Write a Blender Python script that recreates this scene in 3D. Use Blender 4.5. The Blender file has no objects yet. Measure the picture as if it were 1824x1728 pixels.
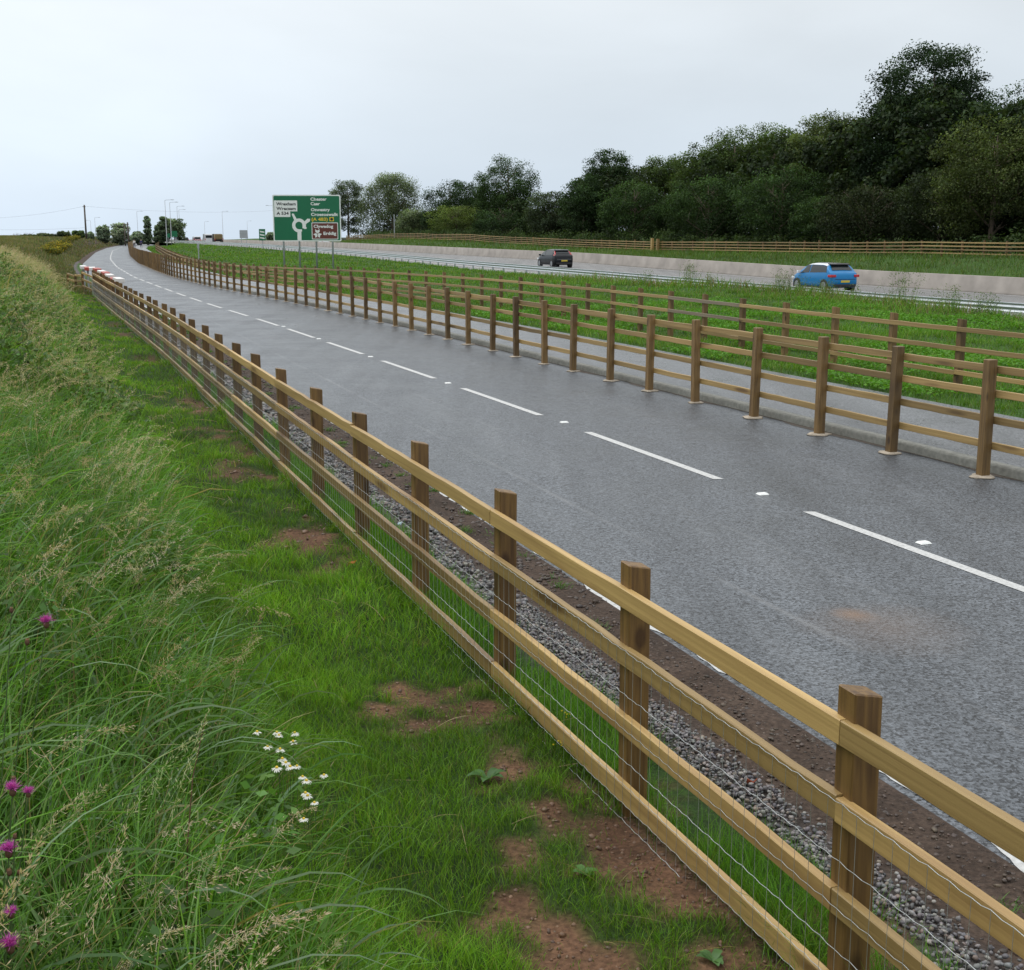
import bpy, math, random
import numpy as np
from mathutils import Vector, Matrix
rng = np.random.default_rng(7)
random.seed(7)
sc = bpy.context.scene
col = sc.collection
K = 0.366                       # the road runs away along (-K, 1)
HEAD = math.atan(K)             # its heading, left of +Y
UD = np.array([-K, 1.0, 0]) / math.hypot(1, K)
UP_ = np.array([1.0, K, 0]) / math.hypot(1, K)      # to the right of the road

# ------------------------------------------------------------------ camera (survey of the photograph)
FPX, PITCH, CH = 2240.0, 0.1962, 2.7435
cam_d = bpy.data.cameras.new('camera'); cam = bpy.data.objects.new('camera', cam_d); col.objects.link(cam)
cam.location = (0, 0, CH); cam.rotation_euler = (math.pi/2 - PITCH, 0, 0)
cam_d.sensor_width = 36; cam_d.lens = FPX/1824*36; cam_d.clip_start = 0.05; cam_d.clip_end = 12000
sc.camera = cam

def ray(px, py):
    x = (px-912)/FPX; y = (864-py)/FPX
    return (x, math.cos(PITCH)+y*math.sin(PITCH), -math.sin(PITCH)+y*math.cos(PITCH))
def at(px, py, Y):
    r = ray(px, py); k = Y/r[1]
    return (r[0]*k, Y, CH+r[2]*k)

# ------------------------------------------------------------------ noise
_tab = np.random.default_rng(3).random((256, 256))
def vnoise(x, y):
    x = np.asarray(x, float); y = np.asarray(y, float)
    xi = np.floor(x).astype(int); yi = np.floor(y).astype(int); fx = x-xi; fy = y-yi
    fx = fx*fx*(3-2*fx); fy = fy*fy*(3-2*fy)
    g = lambda i, j: _tab[i & 255, j & 255]
    return (g(xi, yi)*(1-fx)+g(xi+1, yi)*fx)*(1-fy)+(g(xi, yi+1)*(1-fx)+g(xi+1, yi+1)*fx)*fy
def fbm(x, y, o=4):
    s = 0; a = .5; n = 0
    for i in range(o):
        s = s+a*vnoise(np.asarray(x)*2**i+17*i, np.asarray(y)*2**i+31*i); n += a; a *= .5
    return s/n
def sstep(a, b, x):
    t = np.clip((np.asarray(x, float)-a)/(b-a), 0, 1); return t*t*(3-2*t)

# ------------------------------------------------------------------ the longitudinal lines of the place, a = X + K*Y
_YG = np.arange(-60, 700, .5)
def line(tab, s=6):
    ys, vs = zip(*tab)
    v = np.interp(_YG, ys, vs)
    k = np.exp(-.5*(np.arange(-3*s, 3*s+1)/s)**2); k /= k.sum()
    vp = np.concatenate([np.full(3*s, v[0]), v, np.full(3*s, v[-1])])
    v = np.convolve(vp, k, 'valid')
    return lambda Y: np.interp(Y, _YG, v)
aC = line([(19,7.54),(23,7.47),(28,7.36),(33,7.22),(42,7.0),(48,6.65),(57,6.35),(71,6.07),(85,5.86),(112,6.3),(147,7.6),(171,8.9),(229,12.3),(300,18.5),(420,32)])
aF = line([(34,10.66),(38,10.6),(46,10.4),(54,10.0),(60,9.5),(69,8.9),(84,8.45),(100,8.65),(127,9.35),(172,11.6),(253,16.8),(300,21),(420,34.8)])
aE = line([(0,4.12),(40,4.1),(60,3.4),(85,2.9),(110,3.2),(124,3.7),(147,5),(204,8.2),(275,13.5),(350,21),(420,29)])
aL = line([(0,2.68),(4,2.67),(7,2.64),(12,2.62),(27,2.6),(37,2.42),(44,2.28),(57,2.1),(100,1.6)], 3)
aB = line([(22,16.2),(40,17),(50,17),(60,16),(70,15),(80,14),(95,13),(120,13),(150,14.5),(240,21),(300,27),(420,38)])
zB = line([(20,0.0),(44,0.0),(53,-.04),(67,-.14),(77,-.3),(93,-.5),(113,-.42),(148,-.17),(250,-.15),(320,-.15),(420,0)])
zG = line([(20,-.3),(50,-.36),(79,-.14),(100,-.05),(133,.24),(192,.6),(213,.65),(300,.68),(380,.6),(420,.4)])
zW = line([(20,-.2),(60,-.2),(75,-.15),(115,.33),(210,.7),(300,.72),(380,.6),(420,.4)])
zC = line([(20,1.3),(88,1.15),(108,1.02),(142,.85),(170,1.0),(215,1.7),(250,1.95),(280,1.5),(340,1.3),(420,1.0)])
AG, AW, AC = 34.0, 48.0, 70.0
def aK(Y): return aF(Y)+.28          # kerb face
def aP(Y): return aK(Y)+3.2          # far edge of the footpath
def XA(a, Y): return a-K*Y

_NEAR = [(1.45,0.02),(2.35,.06),(2.8,.2),(3.9,1.02),(5.05,1.65),(7,2.1),(12,2.25),(40,2.35)]
_FAR  = [(1.0,0.02),(1.9,.12),(2.9,.5),(3.9,1.15),(5.2,1.65),(8,2.1),(14,2.3),(40,2.35)]
def knots(Y):
    """ground section at Y: ascending list of (a, z, subdivisions to the next knot)"""
    Y = np.asarray(Y, float); w = sstep(25, 65, Y); one = np.ones_like(Y)
    ks = []
    ks.append((one*-4000-.0*Y, one*2.4, 3)); ks.append((one*-400, one*2.4, 6)); ks.append((one*-120, one*2.4, 8))
    sub = [8, 10, 12, 10, 12, 14, 8, 10]
    E0 = aE(Y)
    for (dn, zn), (df, zf), s in list(zip(_NEAR, _FAR, sub))[::-1]:
        ks.append((E0-(dn*(1-w)+df*w)/.94, zn*(1-w)+zf*w, s))
    ks.append((E0-.035, one*.012, 1)); ks.append((E0+.12, one*-.06, 6))
    ks.append((aK(Y)+.05, one*-.06, 1)); ks.append((aK(Y)+.12, one*.06, 3))
    ks.append((aP(Y)-.05, one*.06, 1)); ks.append((aP(Y)+.1, one*.10, 8))
    ks.append((np.maximum(aB(Y), aP(Y)+.5), zB(Y)+.03, 8))
    pl = .30*sstep(25, 45, Y)*(1-sstep(120, 180, Y)); hump = .38*np.exp(-((Y-54)/11)**2)
    ks.append((np.maximum(aB(Y), aP(Y)+.5)+4, zB(Y)*.4+zG(Y)*.6+pl+.12, 10))
    ks.append((one*(AG-3.2), zG(Y)+.12+pl*.75+hump, 5)); ks.append((one*(AG-.6), zG(Y)+.02, 2))
    ks.append((one*AG, zG(Y), 4)); ks.append((one*AW, zW(Y), 4)); ks.append((one*(AW+12), zW(Y), 6))
    ks.append((one*(AC-3), zC(Y)-.15, 3)); ks.append((one*AC, zC(Y), 6)); ks.append((one*(AC+30), zC(Y)+.9, 5))
    ks.append((one*400, zC(Y)+1.0, 4)); ks.append((one*6500, zC(Y)+1.0, 0))
    drop = np.where(Y > 380, -(Y-380)*.0048*sstep(380, 700, Y), 0)
    return [(a, z+drop, s) for a, z, s in ks]
def gbump(a, Y):
    X = XA(a, Y); m = sstep(0, 1, aL(Y)+1.45-a)+sstep(.1, 1.0, a-aP(Y))*(a < AG-1)+sstep(0, 2, a-AW-13)
    z = m*((fbm(X*.9, Y*.9)-.5)*.16)*np.clip(np.hypot(X, Y)/6, .5, 2.0)
    soil = ((a > aL(Y)-1.2) & (a < aE(Y)-.1))
    return z+np.where(soil, (fbm(X*6, Y*6, 3)-.5)*.055, 0)
def gz(a, Y):
    a = np.asarray(a, float); Y = np.asarray(Y, float)+0*a; a = a+0*Y
    ks = knots(Y); z = ks[0][1]+0*a
    for (a0, z0, _), (a1, z1, _) in zip(ks, ks[1:]):
        t = np.clip((a-a0)/np.maximum(a1-a0, 1e-3), 0, 1)
        z = np.where(a >= a0, z0+(z1-z0)*t, z)
    return z+gbump(a, Y)
def gxy(X, Y): return float(gz(X+K*Y, Y))
def onground(px, py, h=0.0, y0=1.2, y1=400):
    """the point on the ray through a pixel that is h above the ground"""
    r = ray(px, py); prev = y0
    Y = y0
    while Y < y1:
        X, _, z = at(px, py, Y)
        if z < gxy(X, Y)+h: break
        prev = Y; Y *= 1.01
    lo, hi = prev, Y
    for _ in range(30):
        m = (lo+hi)/2; X, _, z = at(px, py, m)
        if z < gxy(X, m)+h: hi = m
        else: lo = m
    return at(px, py, (lo+hi)/2)

# ------------------------------------------------------------------ object helpers
def tag(o, label=None, cat=None, group=None, kind=None):
    if label: o['label'] = label
    if cat: o['category'] = cat
    if group: o['group'] = group
    if kind: o['kind'] = kind
    return o
def empty(name, loc, label=None, cat=None, group=None, rz=0):
    o = bpy.data.objects.new(name, None); col.objects.link(o); o.location = loc; o.rotation_euler = (0, 0, rz)
    o.empty_display_size = .2
    return tag(o, label, cat, group)
def link(name, me, parent=None, loc=None, rz=None):
    o = bpy.data.objects.new(name, me); col.objects.link(o)
    if parent: o.parent = parent
    if loc is not None: o.location = loc
    if rz is not None: o.rotation_euler = (0, 0, rz)
    return o
def np_mesh(name, V, F, mat, c=None, smooth=False):
    V = np.ascontiguousarray(V, dtype=np.float32); F = np.ascontiguousarray(F, dtype=np.int32)
    me = bpy.data.meshes.new(name); m, k = F.shape
    me.vertices.add(len(V)); me.vertices.foreach_set('co', V.ravel())
    me.loops.add(m*k); me.loops.foreach_set('vertex_index', F.ravel())
    me.polygons.add(m); me.polygons.foreach_set('loop_start', np.arange(0, m*k, k, dtype=np.int32))
    if smooth: me.polygons.foreach_set('use_smooth', np.ones(m, dtype=bool))
    me.update(calc_edges=True)
    if c is not None:
        ca = me.color_attributes.new('col', 'FLOAT_COLOR', 'POINT')
        cc = np.ones((len(V), 4), dtype=np.float32); cc[:, :3] = c
        ca.data.foreach_set('color', cc.ravel())
    me.materials.append(mat)
    return me
class MB:
    """collects faces, builds one mesh"""
    def __init__(s): s.v = []; s.f = []
    def quad(s, *p):
        n = len(s.v); s.v += [tuple(q) for q in p]; s.f.append(tuple(range(n, n+len(p)))); return s
    def box(s, x0, x1, y0, y1, z0, z1):
        n = len(s.v); s.v += [(x, y, z) for x in (x0, x1) for y in (y0, y1) for z in (z0, z1)]
        s.f += [tuple(n+i for i in q) for q in ((0,1,3,2),(4,6,7,5),(0,4,5,1),(2,3,7,6),(0,2,6,4),(1,5,7,3))]; return s
    def loft(s, rings, cap=True, close=True):
        n = len(s.v); k = len(rings[0])
        for r in rings: s.v += [tuple(q) for q in r]
        for i in range(len(rings)-1):
            for j in range(k if close else k-1):
                s.f.append((n+i*k+j, n+i*k+(j+1) % k, n+(i+1)*k+(j+1) % k, n+(i+1)*k+j))
        if cap: s.f.append(tuple(n+j for j in range(k))[::-1]); s.f.append(tuple(n+(len(rings)-1)*k+j for j in range(k)))
        return s
    def tube(s, pts, rad, k=6, cap=True):
        pts = [Vector(p) for p in pts]; rings = []
        if not hasattr(rad, '__len__'): rad = [rad]*len(pts)
        for i, p in enumerate(pts):
            d = (pts[min(i+1, len(pts)-1)]-pts[max(i-1, 0)]).normalized()
            u = d.cross(Vector((0, 0, 1))); u = u.normalized() if u.length > .05 else Vector((1, 0, 0)); w = d.cross(u)
            rings.append([p+(u*math.cos(2*math.pi*j/k)+w*math.sin(2*math.pi*j/k))*rad[i] for j in range(k)])
        return s.loft(rings, cap)
    def mesh(s, name, mat, smooth=False, bevel=0, seg=2):
        me = bpy.data.meshes.new(name); me.from_pydata(s.v, [], s.f); me.update()
        if bevel:
            import bmesh
            bm = bmesh.new(); bm.from_mesh(me)
            bmesh.ops.remove_doubles(bm, verts=bm.verts, dist=1e-5)
            ed = [e for e in bm.edges if len(e.link_faces) == 2 and e.calc_face_angle(0) > .6]
            bmesh.ops.bevel(bm, geom=ed, offset=bevel, segments=seg, affect='EDGES', profile=.6)
            bmesh.ops.recalc_face_normals(bm, faces=bm.faces); bm.to_mesh(me); bm.free()
        else:
            import bmesh
            bm = bmesh.new(); bm.from_mesh(me); bmesh.ops.recalc_face_normals(bm, faces=bm.faces); bm.to_mesh(me); bm.free()
        if smooth:
            for p in me.polygons: p.use_smooth = True
        me.materials.append(mat); return me
    def build(s, name, mat, parent=None, **k): return link(name, s.mesh(name, mat, **k), parent)

# ------------------------------------------------------------------ materials
def nt(name):
    m = bpy.data.materials.new(name); m.use_nodes = True; t = m.node_tree; t.nodes.clear()
    return m, t, (lambda ty, **k: _node(t, ty, k))
def _node(t, ty, k):
    n = t.nodes.new(ty)
    for a, b in k.items(): setattr(n, a, b)
    return n
def plain(name, c, rough=.6, metal=0, spec=.5, var=.12, scale=8, bump=0, bscale=60, coat=0):
    m, t, N = nt(name); o = N('ShaderNodeOutputMaterial'); p = N('ShaderNodeBsdfPrincipled')
    tc = N('ShaderNodeTexCoord'); no = N('ShaderNodeTexNoise'); no.inputs['Scale'].default_value = scale; no.inputs['Detail'].default_value = 6
    t.links.new(tc.outputs['Object'], no.inputs['Vector'])
    mp = N('ShaderNodeMapRange'); mp.inputs[3].default_value = 1-var*2; mp.inputs[4].default_value = 1+var*2
    t.links.new(no.outputs['Fac'], mp.inputs[0])
    mx = N('ShaderNodeMix', data_type='RGBA', blend_type='MULTIPLY'); mx.inputs[0].default_value = 1; mx.inputs[6].default_value = (*c, 1)
    t.links.new(mp.outputs[0], mx.inputs[7]); t.links.new(mx.outputs[2], p.inputs['Base Color'])
    p.inputs['Roughness'].default_value = rough; p.inputs['Metallic'].default_value = metal
    p.inputs['Specular IOR Level'].default_value = spec; p.inputs['Coat Weight'].default_value = coat
    if bump:
        n2 = N('ShaderNodeTexNoise'); n2.inputs['Scale'].default_value = bscale; n2.inputs['Detail'].default_value = 5
        t.links.new(tc.outputs['Object'], n2.inputs['Vector'])
        b = N('ShaderNodeBump'); b.inputs['Strength'].default_value = bump; b.inputs['Distance'].default_value = .01
        t.links.new(n2.outputs['Fac'], b.inputs['Height']); t.links.new(b.outputs[0], p.inputs['Normal'])
    t.links.new(p.outputs[0], o.inputs[0]); return m

def leafmat(name, trans=.3, gloss=.05, grough=.4):
    m, t, N = nt(name); o = N('ShaderNodeOutputMaterial'); at_ = N('ShaderNodeAttribute', attribute_name='col')
    d = N('ShaderNodeBsdfDiffuse'); tr = N('ShaderNodeBsdfTranslucent'); g = N('ShaderNodeBsdfGlossy'); g.inputs['Roughness'].default_value = grough
    g.inputs['Color'].default_value = (.8, .85, .9, 1)
    t.links.new(at_.outputs['Color'], d.inputs['Color'])
    hs = N('ShaderNodeMix', data_type='RGBA', blend_type='MULTIPLY'); hs.inputs[0].default_value = 1; hs.inputs[7].default_value = (1.2, 1.25, .5, 1)
    t.links.new(at_.outputs['Color'], hs.inputs[6]); t.links.new(hs.outputs[2], tr.inputs['Color'])
    m1 = N('ShaderNodeMixShader'); m1.inputs[0].default_value = trans; t.links.new(d.outputs[0], m1.inputs[1]); t.links.new(tr.outputs[0], m1.inputs[2])
    m2 = N('ShaderNodeMixShader'); m2.inputs[0].default_value = gloss; t.links.new(m1.outputs[0], m2.inputs[1]); t.links.new(g.outputs[0], m2.inputs[2])
    t.links.new(m2.outputs[0], o.inputs[0]); return m

def woodmat(name, c1, c2, c3, rough=.55, along='X', stain=.5):
    """sawn timber: grain along one object axis, knots, damp stains; differs from board to board"""
    m, t, N = nt(name); L = t.links; o = N('ShaderNodeOutputMaterial'); p = N('ShaderNodeBsdfPrincipled')
    tc = N('ShaderNodeTexCoord'); oi = N('ShaderNodeObjectInfo')
    ad = N('ShaderNodeVectorMath', operation='ADD'); sc_ = N('ShaderNodeVectorMath', operation='SCALE'); sc_.inputs[3].default_value = 37.0
    cb = N('ShaderNodeCombineXYZ')
    for i in range(3): L.new(oi.outputs['Random'], cb.inputs[i])
    L.new(cb.outputs[0], sc_.inputs[0]); L.new(tc.outputs['Object'], ad.inputs[0]); L.new(sc_.outputs[0], ad.inputs[1])
    mp = N('ShaderNodeMapping'); s = [28, 28, 28]; s['XYZ'.index(along)] = 1.6; mp.inputs['Scale'].default_value = s; L.new(ad.outputs[0], mp.inputs[0])
    n1 = N('ShaderNodeTexNoise'); n1.inputs['Scale'].default_value = 1.5; n1.inputs['Detail'].default_value = 8; n1.inputs['Distortion'].default_value = .6; L.new(mp.outputs[0], n1.inputs['Vector'])
    cr = N('ShaderNodeValToRGB'); e = cr.color_ramp.elements; e[0].position = .3; e[0].color = (*c2, 1); e[1].position = .7; e[1].color = (*c1, 1)
    L.new(n1.outputs['Fac'], cr.inputs[0])
    # blotches of damp and knots
    mp2 = N('ShaderNodeMapping'); s = [7, 7, 7]; s['XYZ'.index(along)] = 2.2; mp2.inputs['Scale'].default_value = s; L.new(ad.outputs[0], mp2.inputs[0])
    n2 = N('ShaderNodeTexNoise'); n2.inputs['Scale'].default_value = .8; n2.inputs['Detail'].default_value = 4; L.new(mp2.outputs[0], n2.inputs['Vector'])
    r2 = N('ShaderNodeValToRGB'); r2.color_ramp.elements[0].position = .50; r2.color_ramp.elements[0].color = (0,0,0,1); r2.color_ramp.elements[1].position = .72; r2.color_ramp.elements[1].color = (1,1,1,1)
    L.new(n2.outputs['Fac'], r2.inputs[0])
    ms = N('ShaderNodeMath', operation='MULTIPLY'); ms.inputs[1].default_value = stain; L.new(r2.outputs[0], ms.inputs[0])
    mx = N('ShaderNodeMix', data_type='RGBA'); L.new(ms.outputs[0], mx.inputs[0]); L.new(cr.outputs[0], mx.inputs[6]); mx.inputs[7].default_value = (*c3, 1)
    vo = N('ShaderNodeTexVoronoi'); mp3 = N('ShaderNodeMapping'); s = [5, 5, 5]; s['XYZ'.index(along)] = 2.4; mp3.inputs['Scale'].default_value = s
    L.new(ad.outputs[0], mp3.inputs[0]); L.new(mp3.outputs[0], vo.inputs['Vector']); vo.inputs['Scale'].default_value = 1.0
    rk = N('ShaderNodeValToRGB'); rk.color_ramp.elements[0].position = .10; rk.color_ramp.elements[0].color = (1,1,1,1); rk.color_ramp.elements[1].position = .19; rk.color_ramp.elements[1].color = (0,0,0,1)
    L.new(vo.outputs['Distance'], rk.inputs[0])
    mk = N('ShaderNodeMath', operation='MULTIPLY'); mk.inputs[1].default_value = .75; L.new(rk.outputs[0], mk.inputs[0])
    mxk = N('ShaderNodeMix', data_type='RGBA'); L.new(mk.outputs[0], mxk.inputs[0]); L.new(mx.outputs[2], mxk.inputs[6]); mxk.inputs[7].default_value = (c3[0]*.55, c3[1]*.45, c3[2]*.45, 1)
    # board to board
    mr = N('ShaderNodeMapRange'); mr.inputs[3].default_value = .6; mr.inputs[4].default_value = 1.22; L.new(oi.outputs['Random'], mr.inputs[0])
    m3 = N('ShaderNodeMix', data_type='RGBA', blend_type='MULTIPLY'); m3.inputs[0].default_value = 1; L.new(mxk.outputs[2], m3.inputs[6]); L.new(mr.outputs[0], m3.inputs[7])
    L.new(m3.outputs[2], p.inputs['Base Color']); p.inputs['Roughness'].default_value = rough
    b = N('ShaderNodeBump'); b.inputs['Strength'].default_value = .45; b.inputs['Distance'].default_value = .004; L.new(n1.outputs['Fac'], b.inputs['Height']); L.new(b.outputs[0], p.inputs['Normal'])
    L.new(p.outputs[0], o.inputs[0]); return m

def groundmat():
    m, t, N = nt('ground'); L = t.links; o = N('ShaderNodeOutputMaterial'); p = N('ShaderNodeBsdfPrincipled')
    a = N('ShaderNodeAttribute', attribute_name='col'); g = N('ShaderNodeNewGeometry')
    n1 = N('ShaderNodeTexNoise'); n1.inputs['Scale'].default_value = 1.7; n1.inputs['Detail'].default_value = 12; n1.inputs['Roughness'].default_value = .7; L.new(g.outputs['Position'], n1.inputs['Vector'])
    n2 = N('ShaderNodeTexNoise'); n2.inputs['Scale'].default_value = 38; n2.inputs['Detail'].default_value = 6; L.new(g.outputs['Position'], n2.inputs['Vector'])
    m1 = N('ShaderNodeMapRange'); m1.inputs[1].default_value = .3; m1.inputs[2].default_value = .7; m1.inputs[3].default_value = .62; m1.inputs[4].default_value = 1.35; L.new(n1.outputs['Fac'], m1.inputs[0])
    m2 = N('ShaderNodeMapRange'); m2.inputs[1].default_value = .3; m2.inputs[2].default_value = .7; m2.inputs[3].default_value = .6; m2.inputs[4].default_value = 1.4; L.new(n2.outputs['Fac'], m2.inputs[0])
    mu = N('ShaderNodeMath', operation='MULTIPLY'); L.new(m1.outputs[0], mu.inputs[0]); L.new(m2.outputs[0], mu.inputs[1])
    mx = N('ShaderNodeMix', data_type='RGBA', blend_type='MULTIPLY'); mx.inputs[0].default_value = 1; L.new(a.outputs['Color'], mx.inputs[6]); L.new(mu.outputs[0], mx.inputs[7])
    L.new(mx.outputs[2], p.inputs['Base Color']); p.inputs['Roughness'].default_value = .92; p.inputs['Specular IOR Level'].default_value = .2
    b = N('ShaderNodeBump'); b.inputs['Strength'].default_value = .9; b.inputs['Distance'].default_value = .02; L.new(n2.outputs['Fac'], b.inputs['Height']); L.new(b.outputs[0], p.inputs['Normal'])
    L.new(p.outputs[0], o.inputs[0]); return m

def asphalt(name, base=.055, chip=.16, tint=(1, 1.02, 1.06), r0=.33, r1=.62, lanes=True, far=None):
    m, t, N = nt(name); L = t.links; o = N('ShaderNodeOutputMaterial'); p = N('ShaderNodeBsdfPrincipled')
    g = N('ShaderNodeNewGeometry'); 
    vo = N('ShaderNodeTexVoronoi'); vo.inputs['Scale'].default_value = 58; L.new(g.outputs['Position'], vo.inputs['Vector'])
    sp = N('ShaderNodeTexNoise'); sp.inputs['Scale'].default_value = 34; sp.inputs['Detail'].default_value = 4; L.new(g.outputs['Position'], sp.inputs['Vector'])
    rs = N('ShaderNodeValToRGB'); rs.color_ramp.elements[0].position = .25; rs.color_ramp.elements[0].color = (base*.4,)*3+(1,); rs.color_ramp.elements[1].position = .85; rs.color_ramp.elements[1].color = (chip,)*3+(1,)
    sv = N('ShaderNodeSeparateColor'); L.new(vo.outputs['Color'], sv.inputs[0])
    sm_ = N('ShaderNodeMath', operation='MULTIPLY_ADD'); sm_.inputs[1].default_value = .55; L.new(sv.outputs[0], sm_.inputs[0])
    sh = N('ShaderNodeMath', operation='MULTIPLY'); sh.inputs[1].default_value = .5; L.new(sp.outputs['Fac'], sh.inputs[0]); L.new(sh.outputs[0], sm_.inputs[2])
    L.new(sm_.outputs[0], rs.inputs[0])
    # broad damp patches and long wheel tracks
    mp = N('ShaderNodeMapping'); mp.inputs['Rotation'].default_value = (0, 0, -HEAD); mp.inputs['Scale'].default_value = (1.0, .055, 1); L.new(g.outputs['Position'], mp.inputs[0])
    tr = N('ShaderNodeTexNoise'); tr.inputs['Scale'].default_value = 1.5; tr.inputs['Detail'].default_value = 7; tr.inputs['Roughness'].default_value = .55; L.new(mp.outputs[0], tr.inputs['Vector'])
    pa = N('ShaderNodeTexNoise'); pa.inputs['Scale'].default_value = .55; pa.inputs['Detail'].default_value = 9; pa.inputs['Roughness'].default_value = .65; L.new(g.outputs['Position'], pa.inputs['Vector'])
    m1 = N('ShaderNodeMapRange'); m1.inputs[1].default_value = .3; m1.inputs[2].default_value = .72; m1.inputs[3].default_value = .78; m1.inputs[4].default_value = 1.3; L.new(tr.outputs['Fac'], m1.inputs[0])
    m2 = N('ShaderNodeMapRange'); m2.inputs[1].default_value = .3; m2.inputs[2].default_value = .7; m2.inputs[3].default_value = .85; m2.inputs[4].default_value = 1.18; L.new(pa.outputs['Fac'], m2.inputs[0])
    mu = N('ShaderNodeMath', operation='MULTIPLY'); L.new(m1.outputs[0], mu.inputs[0]); L.new(m2.outputs[0], mu.inputs[1])
    mx = N('ShaderNodeMix', data_type='RGBA', blend_type='MULTIPLY'); mx.inputs[0].default_value = 1; L.new(rs.outputs[0], mx.inputs[6]); L.new(mu.outputs[0], mx.inputs[7])
    mt = N('ShaderNodeMix', data_type='RGBA', blend_type='MULTIPLY'); mt.inputs[0].default_value = 1; mt.inputs[7].default_value = (*tint, 1); L.new(mx.outputs[2], mt.inputs[6])
    last = mt.outputs[2]
    if lanes:                      # clay washed onto the road
        for (cx, cy, rx, ry, amt) in STAINS:
            d = N('ShaderNodeMapping', vector_type='TEXTURE'); d.inputs['Location'].default_value = (cx, cy, 0); d.inputs['Rotation'].default_value = (0, 0, HEAD); d.inputs['Scale'].default_value = (rx, ry, 1000)
            L.new(g.outputs['Position'], d.inputs[0])
            ln = N('ShaderNodeVectorMath', operation='LENGTH'); L.new(d.outputs[0], ln.inputs[0])
            su = N('ShaderNodeMath', operation='ADD'); pn = N('ShaderNodeMath', operation='MULTIPLY'); pn.inputs[1].default_value = 1.4
            L.new(pa.outputs['Fac'], pn.inputs[0]); L.new(pn.outputs[0], su.inputs[0]); L.new(ln.outputs[1], su.inputs[1])
            mr = N('ShaderNodeMapRange'); mr.inputs[1].default_value = .7; mr.inputs[2].default_value = 1.6; mr.inputs[3].default_value = amt; mr.inputs[4].default_value = 0; L.new(su.outputs[0], mr.inputs[0])
            ms = N('ShaderNodeMix', data_type='RGBA'); L.new(mr.outputs[0], ms.inputs[0]); L.new(last, ms.inputs[6]); ms.inputs[7].default_value = (.19, .12, .078, 1); last = ms.outputs[2]
    if lanes:                      # pale seams and worn wheel lines running with the lane
        sx = N('ShaderNodeSeparateXYZ'); L.new(g.outputs['Position'], sx.inputs[0])
        aa = N('ShaderNodeMath', operation='MULTIPLY_ADD'); aa.inputs[1].default_value = K; L.new(sx.outputs[1], aa.inputs[0]); L.new(sx.outputs[0], aa.inputs[2])
        for a0, wd, amt in ((5.3, .05, .55), (6.35, .03, .35), (6.0, .5, .16), (4.75, .35, .14), (9.2, .4, .12)):
            d1 = N('ShaderNodeMath', operation='SUBTRACT'); d1.inputs[1].default_value = a0; L.new(aa.outputs[0], d1.inputs[0])
            d2 = N('ShaderNodeMath', operation='ABSOLUTE'); L.new(d1.outputs[0], d2.inputs[0])
            d3 = N('ShaderNodeMapRange'); d3.inputs[1].default_value = 0; d3.inputs[2].default_value = wd; d3.inputs[3].default_value = amt; d3.inputs[4].default_value = 0; L.new(d2.outputs[0], d3.inputs[0])
            d4 = N('ShaderNodeMapRange'); d4.inputs[1].default_value = .4; d4.inputs[2].default_value = .62; L.new(tr.outputs['Fac'], d4.inputs[0])
            d5 = N('ShaderNodeMath', operation='MULTIPLY'); L.new(d3.outputs[0], d5.inputs[0]); L.new(d4.outputs[0], d5.inputs[1])
            ms = N('ShaderNodeMix', data_type='RGBA'); L.new(d5.outputs[0], ms.inputs[0]); L.new(last, ms.inputs[6]); ms.inputs[7].default_value = (.19, .195, .2, 1); last = ms.outputs[2]
    L.new(last, p.inputs['Base Color'])
    rr = N('ShaderNodeMapRange'); rr.inputs[1].default_value = .32; rr.inputs[2].default_value = .68; rr.inputs[3].default_value = r0; rr.inputs[4].default_value = r1; L.new(pa.outputs['Fac'], rr.inputs[0]); L.new(rr.outputs[0], p.inputs['Roughness'])
    b = N('ShaderNodeBump'); b.inputs['Strength'].default_value = .8; b.inputs['Distance'].default_value = .007; L.new(vo.outputs['Distance'], b.inputs['Height']); L.new(b.outputs[0], p.inputs['Normal'])
    L.new(p.outputs[0], o.inputs[0]); return m
def onplane(px, py, z=0.0):
    r = ray(px, py); k = (z-CH)/r[2]; return r[0]*k, r[1]*k
STAINS = [(*onplane(1520, 1095), .19, .22, .9), (*onplane(1580, 1120), .7, .8, .32)]

M = {}
M['ground'] = groundmat()
M['road'] = asphalt('wet_asphalt', base=.022, chip=.155, tint=(.90, 1, 1.12), r0=.25, r1=.5)
M['path'] = asphalt('path_asphalt', base=.10, chip=.20, tint=(.95, 1, 1.06), r0=.2, r1=.5, lanes=False)
M['main'] = asphalt('carriageway', base=.13, chip=.23, tint=(1.03, 1, .97), r0=.4, r1=.6, lanes=False)
M['kerb'] = plain('kerb_concrete', (.22, .22, .195), .8, var=.3, scale=14, bump=.5)
M['concrete'] = plain('barrier_concrete', (.29, .262, .235), .85, var=.26, scale=.9, bump=.3)
M['collar'] = plain('mortar', (.35, .30, .235), .85, var=.35, scale=14, bump=.8)
def paint_mat():
    m = plain('road_paint', (.50, .505, .495), .55, var=.28, scale=30, bump=.4, bscale=120); return m
M['paint'] = paint_mat()
M['rail'] = woodmat('treated_rail', (.46, .315, .12), (.31, .20, .075), (.18, .095, .036), .5, stain=.75)
M['post'] = woodmat('treated_post', (.20, .115, .035), (.085, .045, .016), (.06, .028, .011), .5, along='Z', stain=.6)
M['postA'] = woodmat('brown_post', (.235, .145, .052), (.115, .067, .025), (.06, .033, .014), .55, along='Z', stain=.6)
M['railA'] = woodmat('brown_rail', (.38, .26, .105), (.25, .165, .06), (.15, .09, .033), .55)
M['galv'] = plain('galvanised_steel', (.50, .53, .55), .38, .75, var=.12, scale=5)
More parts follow.
